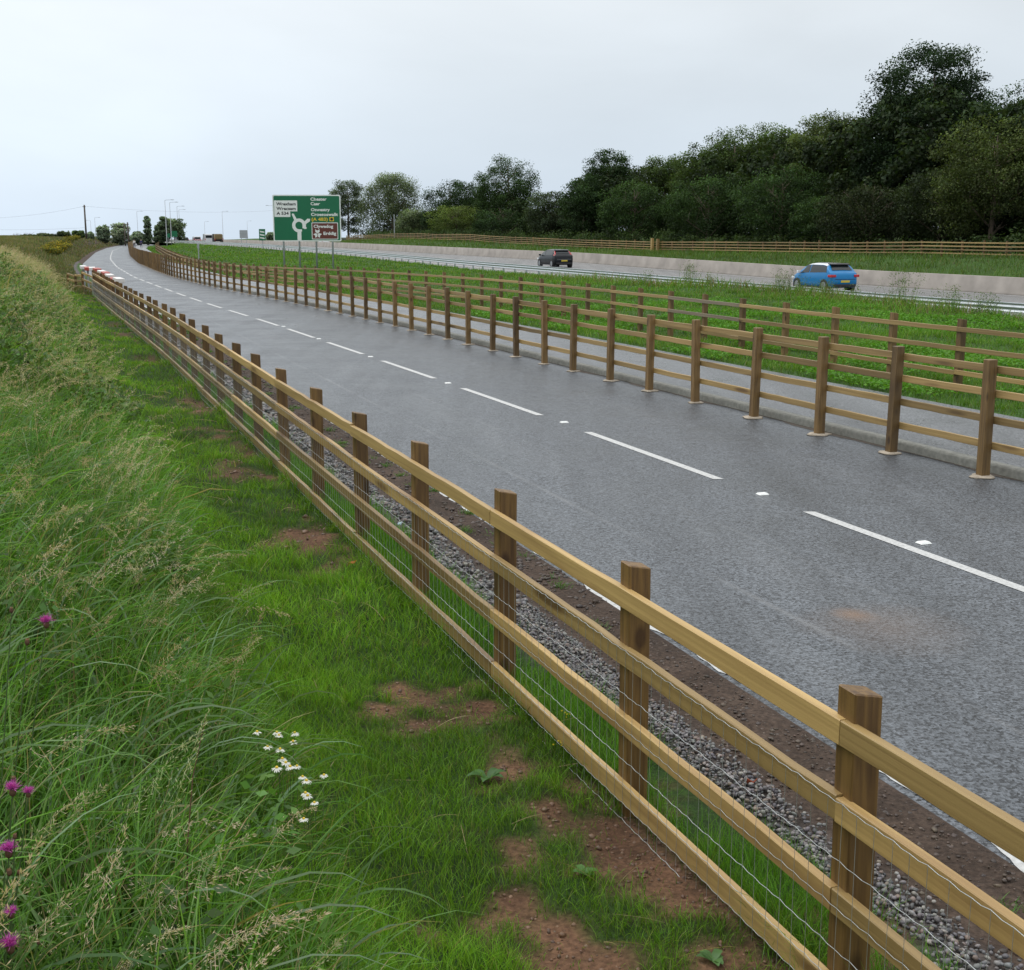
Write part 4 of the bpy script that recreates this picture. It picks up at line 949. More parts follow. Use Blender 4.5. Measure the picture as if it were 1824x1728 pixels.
# tall weeds on the crest of the verge in front of the barrier
weeds = [(1150, 522, 20, 'tall thin weed on the verge crest near the fence post below the black car'), (1228, 528, 46, 'bushy tall weed standing up on the verge crest between the two cars'), (1262, 528, 24, 'slender pale weed right of the bushy tall weed'),
 (1395, 532, 34, 'weed clump just left of the blue car'), (1430, 536, 30, 'weed clump in front of the nose of the blue car'), (1470, 537, 26, 'weed clump under the middle of the blue car'), (1520, 540, 24, 'weed clump under the tail of the blue car'), (1608, 546, 62, 'tallest branching weed right of the blue car'), (1690, 552, 40, 'leafy weed in front of the crash barrier at the right'), (1752, 556, 34, 'thin weed near the right edge before the crash barrier')]
for px, py, hp, lb in weeds:
    r = ray(px, py); Y = (AG-3.4)/(r[0]/r[1]+K); X = XA(AG-3.4, Y); z = float(gz(AG-3.4, Y)); h = hp/FPX*Y+.1
    root = empty('tall_weed', (X, Y, z), lb, 'weed', 'tall weeds on the verge crest')
    n = 26 if hp > 30 else 16; R = np.stack([rng.normal(0, .2, n), rng.normal(0, .2, n), np.full(n, -.03)], -1)
    c = pal(n, [(.11,.19,.045),(.18,.19,.07)], [2, 1]); Ln = rng.uniform(.6, 1.1, n)*h
    V, F, C2 = blades(R, rng.uniform(0, 6.28, n), Ln, np.full(n, .018), rng.uniform(0, .25, n), rng.uniform(.1, .6, n), 4, c, c); link('stems', np_mesh('stems', V, F, M['grass'], C2), root)
    P = V.reshape(n, 5, 2, 3).mean(2); cs = np.concatenate([P[:, 2], P[:, 3], P[:, 4], P[:, 1]]); V, F, C2 = leaves(cs, np.full(len(cs), .16), 8, .026, (.13,.20,.06), .6, 1.3); link('leaves', np_mesh('leaves', V, F, M['grass'], C2), root)
# ================================================================== the green direction sign
FONT = bpy.data.fonts.load('<builtin>') if False else None
def text_mesh(s, x0, x1, y0, y1, z, bold=.03):
    """lettering fitted to a box in the plane of the sign (x right, y up)"""
    cu = bpy.data.curves.new('lettering', 'FONT'); cu.body = s; cu.offset = bold; cu.resolution_u = 3
    o = bpy.data.objects.new('lettering', cu); col.objects.link(o)
    me = bpy.data.meshes.new_from_object(o); bpy.data.objects.remove(o); 
    xs = [v.co.x for v in me.vertices]; ys = [v.co.y for v in me.vertices]
    top = .70 if any(ch.isupper() or ch in 'bdhklt' for ch in s) else max(ys)
    ax, bx = min(xs), max(xs)
    for v in me.vertices:
        v.co = (x0+(v.co.x-ax)/(bx-ax)*(x1-x0), y0+v.co.y/top*(y1-y0), z)
    return me
def face(root, name, me, mat, label=None):
    me.materials.clear(); me.materials.append(mat)
    # sign plane (x, y) -> local (x, 0, z)
    for v in me.vertices: v.co = (v.co.x, -v.co.z, v.co.y)
    o = link(name, me, root)
    if label: o['label'] = label
    return o
def poly2(pts, z):
    me = bpy.data.meshes.new('p'); me.from_pydata([(x, y, z) for x, y in pts], [], [tuple(range(len(pts)))]); return me
def polys2(lst, z):
    me = bpy.data.meshes.new('p'); v = []; f = []
    for pts in lst: n = len(v); v += [(x, y, z) for x, y in pts]; f.append(tuple(range(n, n+len(pts))))
    me.from_pydata(v, [], f); return me
def rrect(x0, x1, y0, y1, r, k=4):
    p = []
    for cx, cy, a0 in ((x1-r, y1-r, 0), (x0+r, y1-r, 90), (x0+r, y0+r, 180), (x1-r, y0+r, 270)):
        for i in range(k+1): t_ = math.radians(a0+90*i/k); p.append((cx+r*math.cos(t_), cy+r*math.sin(t_)))
    return p
def big_sign():
    Y = 95; x0, _, zt = at(485, 347, Y); x1, _, zb_ = at(608, 430, Y); W = x1-x0; H = zt-zb_
    g0 = min(float(gz(x0+K*Y, Y)), float(gz(x1+K*Y, Y)))
    root = empty('direction_sign', ((x0+x1)/2, Y, g0), 'large green roundabout direction sign on four grey posts', 'road sign', rz=math.radians(2))
    u = lambda x: (x-222)/1138*W-W/2
    v = lambda y: (zt-g0)-(y-140)/775*H
    m = MB().loft([[(px_, .0, pz) for px_, pz in rrect(-W/2, W/2, v(915), v(140), .12)], [(px_, .03, pz) for px_, pz in rrect(-W/2, W/2, v(915), v(140), .12)]])
    m.build('border', M['white'], root)
    face(root, 'panel', poly2(rrect(-W/2+.08, W/2-.08, v(915)+.08, v(140)-.08, .08), .004), M['green'])
    b = MB(); b.box(-W/2+.06, W/2-.06, .03, .06, v(915)+.3, v(915)+.36); b.box(-W/2+.06, W/2-.06, .03, .06, v(140)-.36, v(140)-.3); b.build('stiffener', M['galv'], root)
    for px_ in (505, 533, 563, 592):
        x = at(px_, 431, Y)[0]-(x0+x1)/2
        zg = float(gz(x+(x0+x1)/2+K*(Y+.12), Y+.12))-g0
        k = 10; ring = lambda z: [(x+.07*math.cos(i*2*math.pi/k), .135+.07*math.sin(i*2*math.pi/k), z) for i in range(k)]
        MB().loft([ring(zg-.4), ring(v(140)-.1)]).build('post', M['greypaint'], root, smooth=True)
    face(root, 'destination_panel', poly2([(u(248), v(235)), (u(248), v(508)), (u(515), v(508)), (u(515), v(415)), (u(635), v(415)), (u(635), v(235))], .008), M['white'])
    T = lambda s, a, b_, top, bot, mat: face(root, 'lettering', text_mesh(s, u(a), u(b_), v(bot), v(top), .013), mat)
    T('Wrexham', 285, 610, 266, 315, M['blacks']); T('Wrecsam', 285, 608, 343, 392, M['blacks']); T('A 534', 285, 488, 422, 470, M['blacks'])
    T('Chester', 860, 1128, 186, 236, M['white']); T('Caer', 860, 1018, 262, 312, M['white']); T('Oswestry', 862, 1178, 362, 410, M['white']); T('Croesoswallt', 862, 1312, 440, 490, M['white'])
    T('(A 483)', 868, 1140, 520, 570, M['yellow'])
    face(root, 'route_symbol', poly2([(u(1168), v(578)), (u(1242), v(578)), (u(1242), v(512)), (u(1168), v(512))], .008), M['yellow'])
    face(root, 'route_symbol', poly2([(u(1205)+.105*math.cos(i*.4), v(545)+.105*math.sin(i*.4)) for i in range(16)], .012), M['blacks'])
    face(root, 'tourist_panel_border', poly2(rrect(u(865), u(1308), v(882), v(600), .05), .008), M['white'])
    face(root, 'tourist_panel', poly2(rrect(u(876), u(1297), v(871), v(611), .04), .012), M['brown'])
    T('Clywedog', 900, 1228, 638, 688, M['white']); T('Erddig', 1062, 1276, 755, 805, M['white'])
    for me in [o for o in root.children if o.name.startswith('lettering')][-2:]:
        for q in me.data.vertices: q.co.y -= .005
    # sprig of lobed leaves
    lv = []
    for ang, L_, ox, oy in ((120, 72, 962, 778), (62, 72, 962, 778), (178, 66, 958, 800), (4, 66, 966, 800), (240, 52, 950, 806), (-62, 52, 974, 806)):
        t_ = math.radians(ang); pts = []
        for i in range(18):
            s = i/17; w_ = 17*math.sin(math.pi*min(1, .12+s*.88))**.7*(1+.35*math.sin(s*15)); pts.append((s*L_, w_))
        pts += [(a_, -b_) for a_, b_ in pts[::-1][1:-1]]
        lv.append([(u(ox+a_*math.cos(t_)-b_*math.sin(t_)), v(oy-(a_*math.sin(t_)+b_*math.cos(t_)))) for a_, b_ in pts])
    face(root, 'leaf_emblem', polys2(lv, .017), M['white'])
    # roundabout diagram
    cx, cy = u(655), v(650); ro, ri = 116/1138*W, 62/1138*W; P = []
    quads = []
    a0, a1 = -62, 335-35
    for i in range(40):
        t0 = math.radians(-90+8+ (i*(360-50))/40*-1); t1 = math.radians(-90+8+((i+1)*(360-50))/40*-1)
        quads.append([(cx+ro*math.cos(t0), cy+ro*math.sin(t0)), (cx+ri*math.cos(t0), cy+ri*math.sin(t0)), (cx+ri*math.cos(t1), cy+ri*math.sin(t1)), (cx+ro*math.cos(t1), cy+ro*math.sin(t1))])
    face(root, 'route_diagram', polys2(quads, .008), M['white'])
    P2 = lambda L_: [(u(x), v(y)) for x, y in L_]
    face(root, 'route_diagram', polys2([P2([(622, 895), (690, 895), (690, 755), (705, 750), (700, 712), (665, 715), (625, 740)])], .0085), M['white'])
    face(root, 'route_diagram', polys2([P2([(582, 575), (538, 462), (556, 448), (575, 458), (628, 560)])], .009), M['white'])
    face(root, 'route_diagram', polys2([P2([(700, 560), (745, 585), (800, 535), (845, 540), (838, 580), (780, 620), (766, 640), (768, 672), (785, 690), (770, 708), (715, 698), (712, 640)])], .0095), M['white'])
big_sign()
def small_sign(name, label, cat, px0, px1, py0, py1, Y, paint, legs=1, back=False, bars=0, extra=None):
    x0, _, z1 = at(px0, py0, Y); x1, _, z0 = at(px1, py1, Y); X = (x0+x1)/2; g0 = float(gz(X+K*Y, Y))
    root = empty(name, (X, Y, g0), label, cat); w = x1-x0
    MB().box(-w/2, w/2, 0, .04, z0-g0, z1-g0).build('panel', paint, root)
    for i in range(legs):
        x = 0 if legs == 1 else (-w*.32, w*.32)[i]
        MB().tube([(x, .1, -.3), (x, .1, z1-g0-.1)], .05, 8).build('post', M['greypaint'], root)
    if bars:
        h = z1-z0; q = []
        for i in range(bars):
            yb = z0-g0+h*(.14+.27*i); q.append([(-w*.36, yb+h*.17), (-w*.36, yb+h*.05), (w*.36, yb-h*.02), (w*.36, yb+h*.10)])
        face(root, 'diagonal_bars', polys2(q, .004), M['white'])
    if extra: extra(root, w, z0-g0, z1-g0)
    return root
small_sign('countdown_sign', 'narrow green countdown sign with three white diagonal bars', 'road sign', 461, 473, 408, 428.5, 190, M['green'], bars=3)
def backrails(root, w, a, b):
    MB().box(-w/2-.02, w/2+.02, -.03, 0, a+(b-a)*.62, a+(b-a)*.68).build('rail', M['galv'], root)
small_sign('sign_back', 'grey back of a road sign on two legs near the lamp posts', 'road sign', 426.5, 441, 410, 424.5, 225, M['greypaint'], legs=2, extra=backrails)
small_sign('green_sign', 'small distant green direction sign in front of the rounded far tree', 'road sign', 305, 316, 411.5, 422, 310, M['green'], legs=2)
small_sign('green_sign', 'smaller distant green direction sign left of its twin before the far trees', 'road sign', 297, 303, 416, 423, 330, M['green'], legs=1)
def grey_post(px, y0, Y, lb, name='marker_post', r=.055, base=None):
    X, _, z1 = at(px, y0, Y); g0 = float(gz(X+K*Y, Y)); root = empty(name, (X, Y, g0), lb, 'post')
    MB().tube([(0, 0, -.3), (0, 0, z1-g0)], r, 8).build('pole', M['greypaint'], root); MB().box(-.09, .09, -.07, -.03, z1-g0-.5, z1-g0-.05).build('plate', M['greypaint'], root)
grey_post(353, 433, 122, 'plain grey sign post standing alone on the grass bank before the far trees')
grey_post(702, 382, 262, 'pale thin column in front of the broad willow', 'pale_column', .09)

# ================================================================== street lamps
def lamp(px, py, arm, lb, hgt=None, Y=None, heads=1):
    Y = Y or 2240*8.0/(419-py); X, _, z1 = at(px, py, Y); g0 = float(gz(X+K*Y, Y)); H = z1-g0
    root = empty('street_lamp', (X, Y, g0), lb, 'street lamp', 'street lamps along the far carriageway')
    MB().tube([(0, 0, -.3), (0, 0, 1.5), (0, 0, 1.55), (0, 0, H)], [.12, .12, .085, .055], 8).build('column', M['greypaint'], root, smooth=True)
    for s in ([arm] if heads == 1 else [arm, -arm]):
        MB().tube([(0, 0, H-.05), (s*.25, 0, H+.08), (s*1.4, 0, H+.12)], [.045, .04, .035], 6).build('arm', M['greypaint'], root, smooth=True)
        m = MB(); m.loft([[(s*1.3, -.09, H+.08), (s*1.3, .09, H+.08), (s*1.3, .09, H+.17), (s*1.3, -.09, H+.17)], [(s*1.75, -.15, H+.05), (s*1.75, .15, H+.05), (s*1.75, .13, H+.2), (s*1.75, -.13, H+.2)], [(s*2.1, -.07, H+.08), (s*2.1, .07, H+.08), (s*2.1, .06, H+.14), (s*2.1, -.06, H+.14)]])
        m.build('lantern', M['greypaint'], root)
lamp(293.5, 357, 1, 'tallest looking street lamp left of the rounded far tree')
lamp(302, 361, 1, 'second street lamp of the close group at the rounded far tree')
lamp(315, 368, 1, 'third street lamp rising from the crown of the rounded far tree')
lamp(318.5, 374, 1, 'fourth and lowest street lamp of the close group by the rounded far tree')
lamp(243.5, 377, 1, 'thin lone street lamp left of the split poplar')
lamp(168.5, 388, 1, 'faint far street lamp just right of the telegraph pole', Y=480)
lamp(161, 393, -1, 'faintest far street lamp closest to the telegraph pole', Y=560)
lamp(364, 395, 1, 'short faint street lamp above the white van', Y=600)
lamp(395.5, 377, 1, 'lone street lamp between the lorry and the grey sign back')
lamp(440, 394, 1, 'faint street lamp behind the grey sign back', Y=600)
lamp(487, 367, -1, 'street lamp whose arm points left beside the large green sign')

# ================================================================== telegraph poles and wires
M['poletimber'] = plain('pole_timber', (.10, .085, .07), .85, var=.2, scale=4)
def tpole(px, y0, Y, lb, r=.16):
    X, _, z1 = at(px, y0, Y); g0 = float(gz(X+K*Y, Y)); root = empty('telegraph_pole', (X, Y, g0), lb, 'pole'); H = z1-g0
    MB().tube([(0, 0, -.5), (0, 0, H)], [r, r*.75], 8).build('pole', M['poletimber'], root, smooth=True)
    MB().box(-.35, .35, -.2, -.12, H-.5, H-.38).build('cross_arm', M['poletimber'], root)
    return Vector((X, Y, g0+H-.3))
t1 = tpole(150, 365, 300, 'tall dark telegraph pole on the embankment at the left', .24); t2 = tpole(227, 396, 285, 'dark timber pole beside the head of the roadside fence', .2); t3 = tpole(221, 397, 330, 'thinner timber pole just left of its darker neighbour at the bend', .18)
def wire(p, q, sag, lb, name='overhead_wire'):
    pts = [Vector(p).lerp(Vector(q), i/24)+Vector((0, 0, -4*sag*(i/24)*(1-i/24))) for i in range(25)]
    mid = pts[12].copy(); o = MB().tube([a-mid for a in pts], .012, 4).build(name, M['poletimber']); o.location = mid
    tag(o, lb, 'wire')
wire(t1, at(-140, 388, 260), 1.2, 'upper overhead wire running left from the tall telegraph pole')
wire(t1-Vector((0, 0, 4.9)), at(-140, 405, 260), .5, 'lower overhead wire running left from the tall telegraph pole')
wire(t1, at(560, 369, 420), 1.5, 'faint overhead wire running right from the tall telegraph pole')

# ================================================================== vehicles
M['blue'] = plain('blue_car_paint', (.0, .17, .42), .3, .1, .3, var=.02, coat=.25)
M['carwhite'] = plain('white_car_paint', (.72, .74, .76), .25, .0, var=.02, coat=.8)
M['carblack'] = plain('black_car_paint', (.007, .009, .012), .3, .0, .25, var=.05, coat=.08)
M['silver'] = plain('silver_car_paint', (.42, .45, .48), .25, .6, var=.02, coat=.6)
M['glassd'] = plain('car_glass', (.018, .024, .026), .12, 0, .45, var=.02)
M['tyre'] = plain('tyre', (.018, .018, .02), .8, var=.1)
M['rim'] = plain('alloy', (.35, .36, .38), .35, .8, var=.05)
M['trim'] = plain('black_trim', (.02, .02, .022), .6, var=.1)
M['redlight'] = plain('red_lens', (.45, .012, .02), .2, var=.05, coat=.5)
M['clear'] = plain('clear_lens', (.7, .72, .74), .15, var=.05)
M['plate'] = plain('yellow_plate', (.62, .48, .06), .4, var=.03)
def car(name, label, cat, loc, rz, L=3.95, Wd=1.71, Ht=1.46, paint='blue', roof='carwhite', high_lights=False, tail='hatch', dark_bumper=False, mirror='carwhite'):
    root = empty(name, loc, label, cat, rz=rz); h = L/2; w0 = Wd/2
    itp = lambda x, T: float(np.interp(x, [a for a, _ in T], [b for _, b in T]))
    top = [(-h, .62), (-h+.03, .80), (-h+.10, .96), (-h+.30, 1.08), (-h+.62, Ht-.06), (-h+.95, Ht-.01), (0, Ht), (.35, Ht-.03), (.62, Ht-.12), (1.15, .98), (1.3, .93), (h-.35, .80), (h-.1, .68), (h, .50)]
    belt = [(-h, .62), (-h+.03, .78), (-h+.15, .95), (-h+.4, .98), (0, .93), (1.0, .90), (1.3, .88), (h-.35, .76), (h-.1, .64), (h, .48)]
    plan = [(-h, w0*.80), (-h+.12, w0*.93), (-h+.5, w0*.99), (0, w0), (h-.8, w0*.98), (h-.3, w0*.90), (h-.08, w0*.76), (h, w0*.62)]
    bot = [(-h, .38), (-h+.15, .24), (-h+.5, .20), (h-.4, .20), (h-.1, .22), (h, .30)]
    def sec(x):
        zt, zb_, w_, z0 = itp(x, top), itp(x, belt), itp(x, plan), itp(x, bot); zb_ = min(zb_, zt-.01)
        g = zt-zb_; yr = w_-.03-.30*g
        return [(0, z0), (w_*.8, z0), (w_*.97, z0+.07), (w_, z0+(zb_-z0)*.35), (w_*.995, z0+(zb_-z0)*.7), (w_*.97, zb_), (w_*.97-(w_*.97-yr)*.5, zb_+g*.47), (yr, zb_+g*.86), (yr-.07-.05*min(1, g*3), zt-g*.03), (yr*.55, zt+.005), (0, zt+.012)]
    xs_ = np.unique(np.concatenate([np.linspace(-h, -h+.2, 5), np.linspace(-h+.2, h-.2, 34), np.linspace(h-.2, h, 6)]))
    rings = []
    for x in xs_:
        s = sec(x); rings.append([(x, y, z) for y, z in s]+[(x, -y, z) for y, z in s[-2:0:-1]])
    MB().loft(rings).build('body', M[paint], root, smooth=True)
    def side_pt(x, t, s, o=.008):             # t 0..1 belt to roof
        zt, zb_, w_ = itp(x, top), itp(x, belt), itp(x, plan); g = zt-zb_; yr = w_-.03-.30*g; yb = w_*.97
        y = yb+(yb+(yr-yb)*.5-yb)*min(t/.47, 1) if t < .47 else (yb+(yr-yb)*.5)+(yr-(yb+(yr-yb)*.5))*min((t-.47)/.39, 1)
        return (x, s*(y+o), zb_+g*t)
    def patch(fn, n, m_, name_, mat, parent=root):
        V = [fn(i/n, j/m_) for i in range(n+1) for j in range(m_+1)]; F = [(i*(m_+1)+j, i*(m_+1)+j+1, (i+1)*(m_+1)+j+1, (i+1)*(m_+1)+j) for i in range(n) for j in range(m_)]
        me = bpy.data.meshes.new(name_); me.from_pydata(V, [], F); me.materials.append(mat)
        for p in me.polygons: p.use_smooth = True
        return link(name_, me, parent)
    xr0, xr1, xf0, xf1 = -h+.62, .06, .13, 1.02
    for s in (1, -1):
        patch(lambda a, b: side_pt(xr0-.12*(1-b)+(xr1-(xr0-.12*(1-b)))*a, .08+.74*b, s), 8, 4, 'rear_side_window', M['glassd'])
        patch(lambda a, b: side_pt(xf0+((xf1-.52*b)-xf0)*a, .08+.74*b, s), 8, 4, 'door_window', M['glassd'])
        # door outline as a raised panel edge, sill
        z = .26; MB().box(-h+.95, h-.95, s*w0-.02 if s > 0 else -w0-.012, s*w0+.012 if s > 0 else -w0+.02, .22, .29).build('sill', M['trim'], root)
        m = MB().box(.86, 1.0, s*(w0+.01)-.0, s*(w0+.17), .93, 1.06).build('door_mirror', M[mirror], root, bevel=.02)
    def top_pt(x, f, o=.012):
        s = sec(x); yy = s[8][0]; y = yy*f
        z = float(np.interp(abs(y), [0, s[9][0], s[8][0]], [s[10][1], s[9][1], s[8][1]])); return x, y, z+o
    patch(lambda a, b: (lambda p: (p[0]+.006, p[1], p[2]))(top_pt(.60+.50*a, (b*2-1)*.94)), 8, 8, 'windscreen', M['glassd'])
    patch(lambda a, b: (lambda p: (p[0]-.014, p[1], p[2]+.002))(top_pt(-h+.585-.26*a, (b*2-1)*.92)), 6, 8, 'rear_window', M['glassd'])
    def roof_pt(x, f):
        q = sec(x)[7:11]; P_ = [(y+.012, z+.002) for y, z in q[:2]]+[(y, z+.012) for y, z in q[2:]]; P_ = P_+[(-y, z) for y, z in P_[-2::-1]]; t_ = f*(len(P_)-1); i = min(int(t_), len(P_)-2); t_ -= i
        return (x, P_[i][0]*(1-t_)+P_[i+1][0]*t_, P_[i][1]*(1-t_)+P_[i+1][1]*t_)
    patch(lambda a, b: roof_pt(.56-(.56+h-.60)*a, b), 14, 12, 'roof', M[roof])
    m = MB(); r_ = sec(-h+.55)[8][0]; m.loft([[(-h+.75, -r_, Ht-.025), (-h+.75, r_, Ht-.025), (-h+.75, r_, Ht+.012), (-h+.75, -r_, Ht+.012)], [(-h+.44, -r_*.93, Ht-.07), (-h+.44, r_*.93, Ht-.07), (-h+.44, r_*.93, Ht-.035), (-h+.44, -r_*.93, Ht-.035)]]).build('spoiler', M['trim'] if roof == 'carwhite' else M[paint], root, bevel=.008)
    # back end
    MB().box(-h-.012, -h+.25, -w0*.78, w0*.78, .27, .42).build('rear_bumper', M['trim'], root, bevel=.03)
    MB().box(-h-.03, -h+.05, -.26, .26, .50, .61).build('number_plate', M['plate'], root)
    MB().box(-h-.014, -h+.1, -.62, .62, .66, .675).build('tailgate_trim', M['trim'] if paint != 'carblack' else M['silver'], root)
    for s in (1, -1):
        if high_lights: MB().loft([[(-h+.18, s*(w0-.20), .98), (-h+.14, s*(w0-.08), .96), (-h+.36, s*(w0-.035), .98)], [(-h+.60, s*(w0-.34), 1.33), (-h+.57, s*(w0-.24), 1.33), (-h+.72, s*(w0-.20), 1.34)]]).build('tail_light', M['redlight'], root)
        else: MB().box(-h-.01, -h+.34, s*(w0-.30) if s > 0 else -w0*1.0-.0, s*w0*1.0 if s > 0 else -(w0-.30), .77, .90).build('tail_light', M['redlight'], root, bevel=.03)
        MB().box(h-.42, h-.10, s*(w0-.36) if s > 0 else -w0+.06, s*(w0-.06) if s > 0 else -(w0-.36), .60, .73).build('headlight', M['clear'], root, bevel=.03)
    # wheels
    for x in (-h+.68, h-.76):
        for s in (1, -1):
            k = 24; R = .305
            ring = lambda r, y: [(x+r*math.cos(2*math.pi*i/k), y, R+.01+r*math.sin(2*math.pi*i/k)) for i in range(k)]
            yo = s*(w0-.005); sg = s
            MB().loft([ring(.355, yo-sg*.20), ring(.355, yo+sg*.003)]).build('wheel_arch', M['trim'], root, smooth=False)
            t_ = MB().loft([ring(.19, yo-sg*.2), ring(R, yo-sg*.19), ring(R, yo+sg*.005), ring(R-.02, yo+sg*.022), ring(.21, yo+sg*.02), ring(.20, yo+sg*.008)]).build('wheel', M['tyre'], root)
            rm = MB().loft([ring(.205, yo-sg*.02), ring(.205, yo+sg*.012), ring(.18, yo+sg*.016)])
            rm.build('rim', M['rim'], t_)
    return root
def carat(px, py, a, **k):
    """on the carriageway line a, seen at px"""
    r = ray(px, py); Y = a/(r[0]/r[1]+K); X = XA(a, Y); z = float(zG(Y)+(zW(Y)-zG(Y))*(a-AG)/(AW-AG))+.035 if a < AW else float(zW(Y))+.04
    z += float(DROP(np.array(Y))); print('car', k.get('label', '')[:20], X, Y, z)
    return (X, Y, z)
car('parked_car'.replace('parked_', ''), 'bright blue hatchback with a white roof on the carriageway', 'car', carat(1466, 510, 41.3, label='blue'), math.pi/2+HEAD)
car('car', 'black hatchback with tall red tail lights on the carriageway', 'car', carat(988, 472, 42.0, label='black'), math.pi/2+HEAD, L=4.15, Wd=1.72, Ht=1.43, paint='carblack', roof='carblack', high_lights=True, mirror='carblack')
car('car', 'silver car passing behind the barrier under the large green sign', 'car', carat(577, 430, 54.5, label='silver'), math.pi/2+HEAD, paint='carwhite', roof='silver', mirror='trim')
car('car', 'dark distant car at the crest left of the red marked vehicle', 'car', carat(330, 430, 40.5, label='far'), math.pi/2+HEAD, paint='carblack', roof='carblack', mirror='trim')
def van(label, px, a, L, W_, H, paint, name='van', stripes=False, cab=None, load=None):
    p = carat(px, 430, a, label=name); root = empty(name, p, label, name.replace('_', ' '), rz=math.pi/2+HEAD); h = L/2; w_ = W_/2
    prof = [(-h, .45), (-h, H-.15), (-h+.12, H), (h-1.5, H), (h-.95, H*.62), (h-.1, H*.5), (h, .5), (h-.05, .35), (-h+.05, .35)]
    if load: prof = [(h-2.0, .5), (h-2.0, H), (h-.5, H), (h-.1, H*.6), (h, .5)]
    MB().loft([[(x, -w_, z) for x, z in prof], [(x, w_, z) for x, z in prof]]).build('cab' if load else 'body', M[paint], root, bevel=.06)
    if load:
        MB().box(-h, h-2.1, -w_, w_, .75, .95).build('flatbed', M['trim'], root); MB().box(-h+.1, h-2.3, -w_+.1, w_-.1, .95, H*.98).build('load', load, root, bevel=.25)
    else: MB().box(-h-.02, -h, -w_+.2, w_-.2, H*.58, H*.86).build('rear_window', M['glassd'], root)
    if stripes:
        for i in range(4): MB().loft([[(-h-.03, -w_+.1+i*.42, .6), (-h-.03, -w_+.3+i*.42, .6), (-h-.03, -w_+.5+i*.42, H*.55), (-h-.03, -w_+.3+i*.42, H*.55)], [(-h-.01, -w_+.1+i*.42, .6), (-h-.01, -w_+.3+i*.42, .6), (-h-.01, -w_+.5+i*.42, H*.55), (-h-.01, -w_+.3+i*.42, H*.55)]]).build('warning_stripe', M['redlight'], root)
    for s in (1, -1):
        for x in (-h+.9, h-.95):
            k = 16; ring = lambda y: [(x+.36*math.cos(2*math.pi*i/k), y, .37+.36*math.sin(2*math.pi*i/k)) for i in range(k)]
            MB().loft([ring(s*(w_-.22)), ring(s*(w_+.01))]).build('wheel', M['tyre'], root)
        MB().box(-h-.04, -h, s*(w_-.16) if s > 0 else -w_+.02, s*(w_-.02) if s > 0 else -w_+.16, .75, 1.2).build('tail_light', M['redlight'], root)
M['sand'] = plain('sand_load', (.20, .15, .07), .9, var=.2, scale=3)
van('white panel van seen from behind on the distant carriageway', 370, 41.5, 5.2, 2.0, 2.3, 'carwhite')
van('white maintenance vehicle with red warning stripes ahead of the white van', 350, 42.0, 4.6, 1.9, 1.75, 'carwhite', name='maintenance_vehicle', stripes=True)
van('lorry with a sandy yellow load right of the white van', 388, 43.0, 5.0, 2.1, 2.3, 'trim', name='lorry', load=M['sand'])
# low dark roofed building beyond the crest
def shed():
    Y = 520; X0, _, z1 = at(400, 427, Y); X1 = at(429, 427, Y)[0]; X = (X0+X1)/2; g0 = float(gz(X+K*Y, Y)); w_ = (X1-X0)/2
    root = empty('building', (X, Y, g0), 'low distant building with a long dark blue roof beyond the crest', 'building'); H = z1-g0
    MB().box(-w_, w_, 0, 8, -.5, H-.9).build('wall', M['greypaint'], root)
    MB().loft([[(-w_-.3, -.3, H-1), (-w_*.7, 4, H), (-w_-.3, 8.3, H-1)], [(w_+.3, -.3, H-1), (w_*.7, 4, H), (w_+.3, 8.3, H-1)]]).build('roof', plain('slate_blue', (.04, .055, .08), .6), root)
shed()

# ================================================================== red and white plastic barriers at the end of the netting fence
M['bred'] = plain('red_plastic', (.42, .07, .05), .45, var=.08); M['bwhite'] = plain('white_plastic', (.74, .72, .70), .45, var=.06)
def barrier_board(mat):
    m = MB(); m.box(-.98, .98, -.14, .14, .98, 1.14); return m.mesh('board', mat, bevel=.02)
bb = [barrier_board(M['bwhite']), barrier_board(M['bred'])]
fr = MB()
for x in (-.75, .75): fr.box(x-.03, x+.03, -.03, .03, .06, .99); fr.box(x-.05, x+.05, -.3, .3, .0, .06)
fr.box(-.72, .72, -.02, .02, .45, .52); frm = fr.mesh('frame', M['greypaint'])
wh = ['farthest', 'second farthest', 'third farthest', 'fourth farthest', 'fifth farthest', 'sixth farthest', 'seventh farthest', 'eighth farthest', 'nearest']
for i in range(9):
    y = 65-i*2.15; a = float(np.interp(y, [47, 57, 65], [2.75, 2.48, 1.95])); red = i % 2
    root = empty('traffic_barrier', (XA(a, y), y, float(gz(a, y))+.03), f"{wh[i]} of the row of plastic barriers, with a {'red' if red else 'white'} top board", 'barrier', 'red and white barriers by the end of the netting fence', rz=math.pi/2+HEAD+random.uniform(-.04, .04))
    link('board', bb[red], root); link('frame', frm, root)

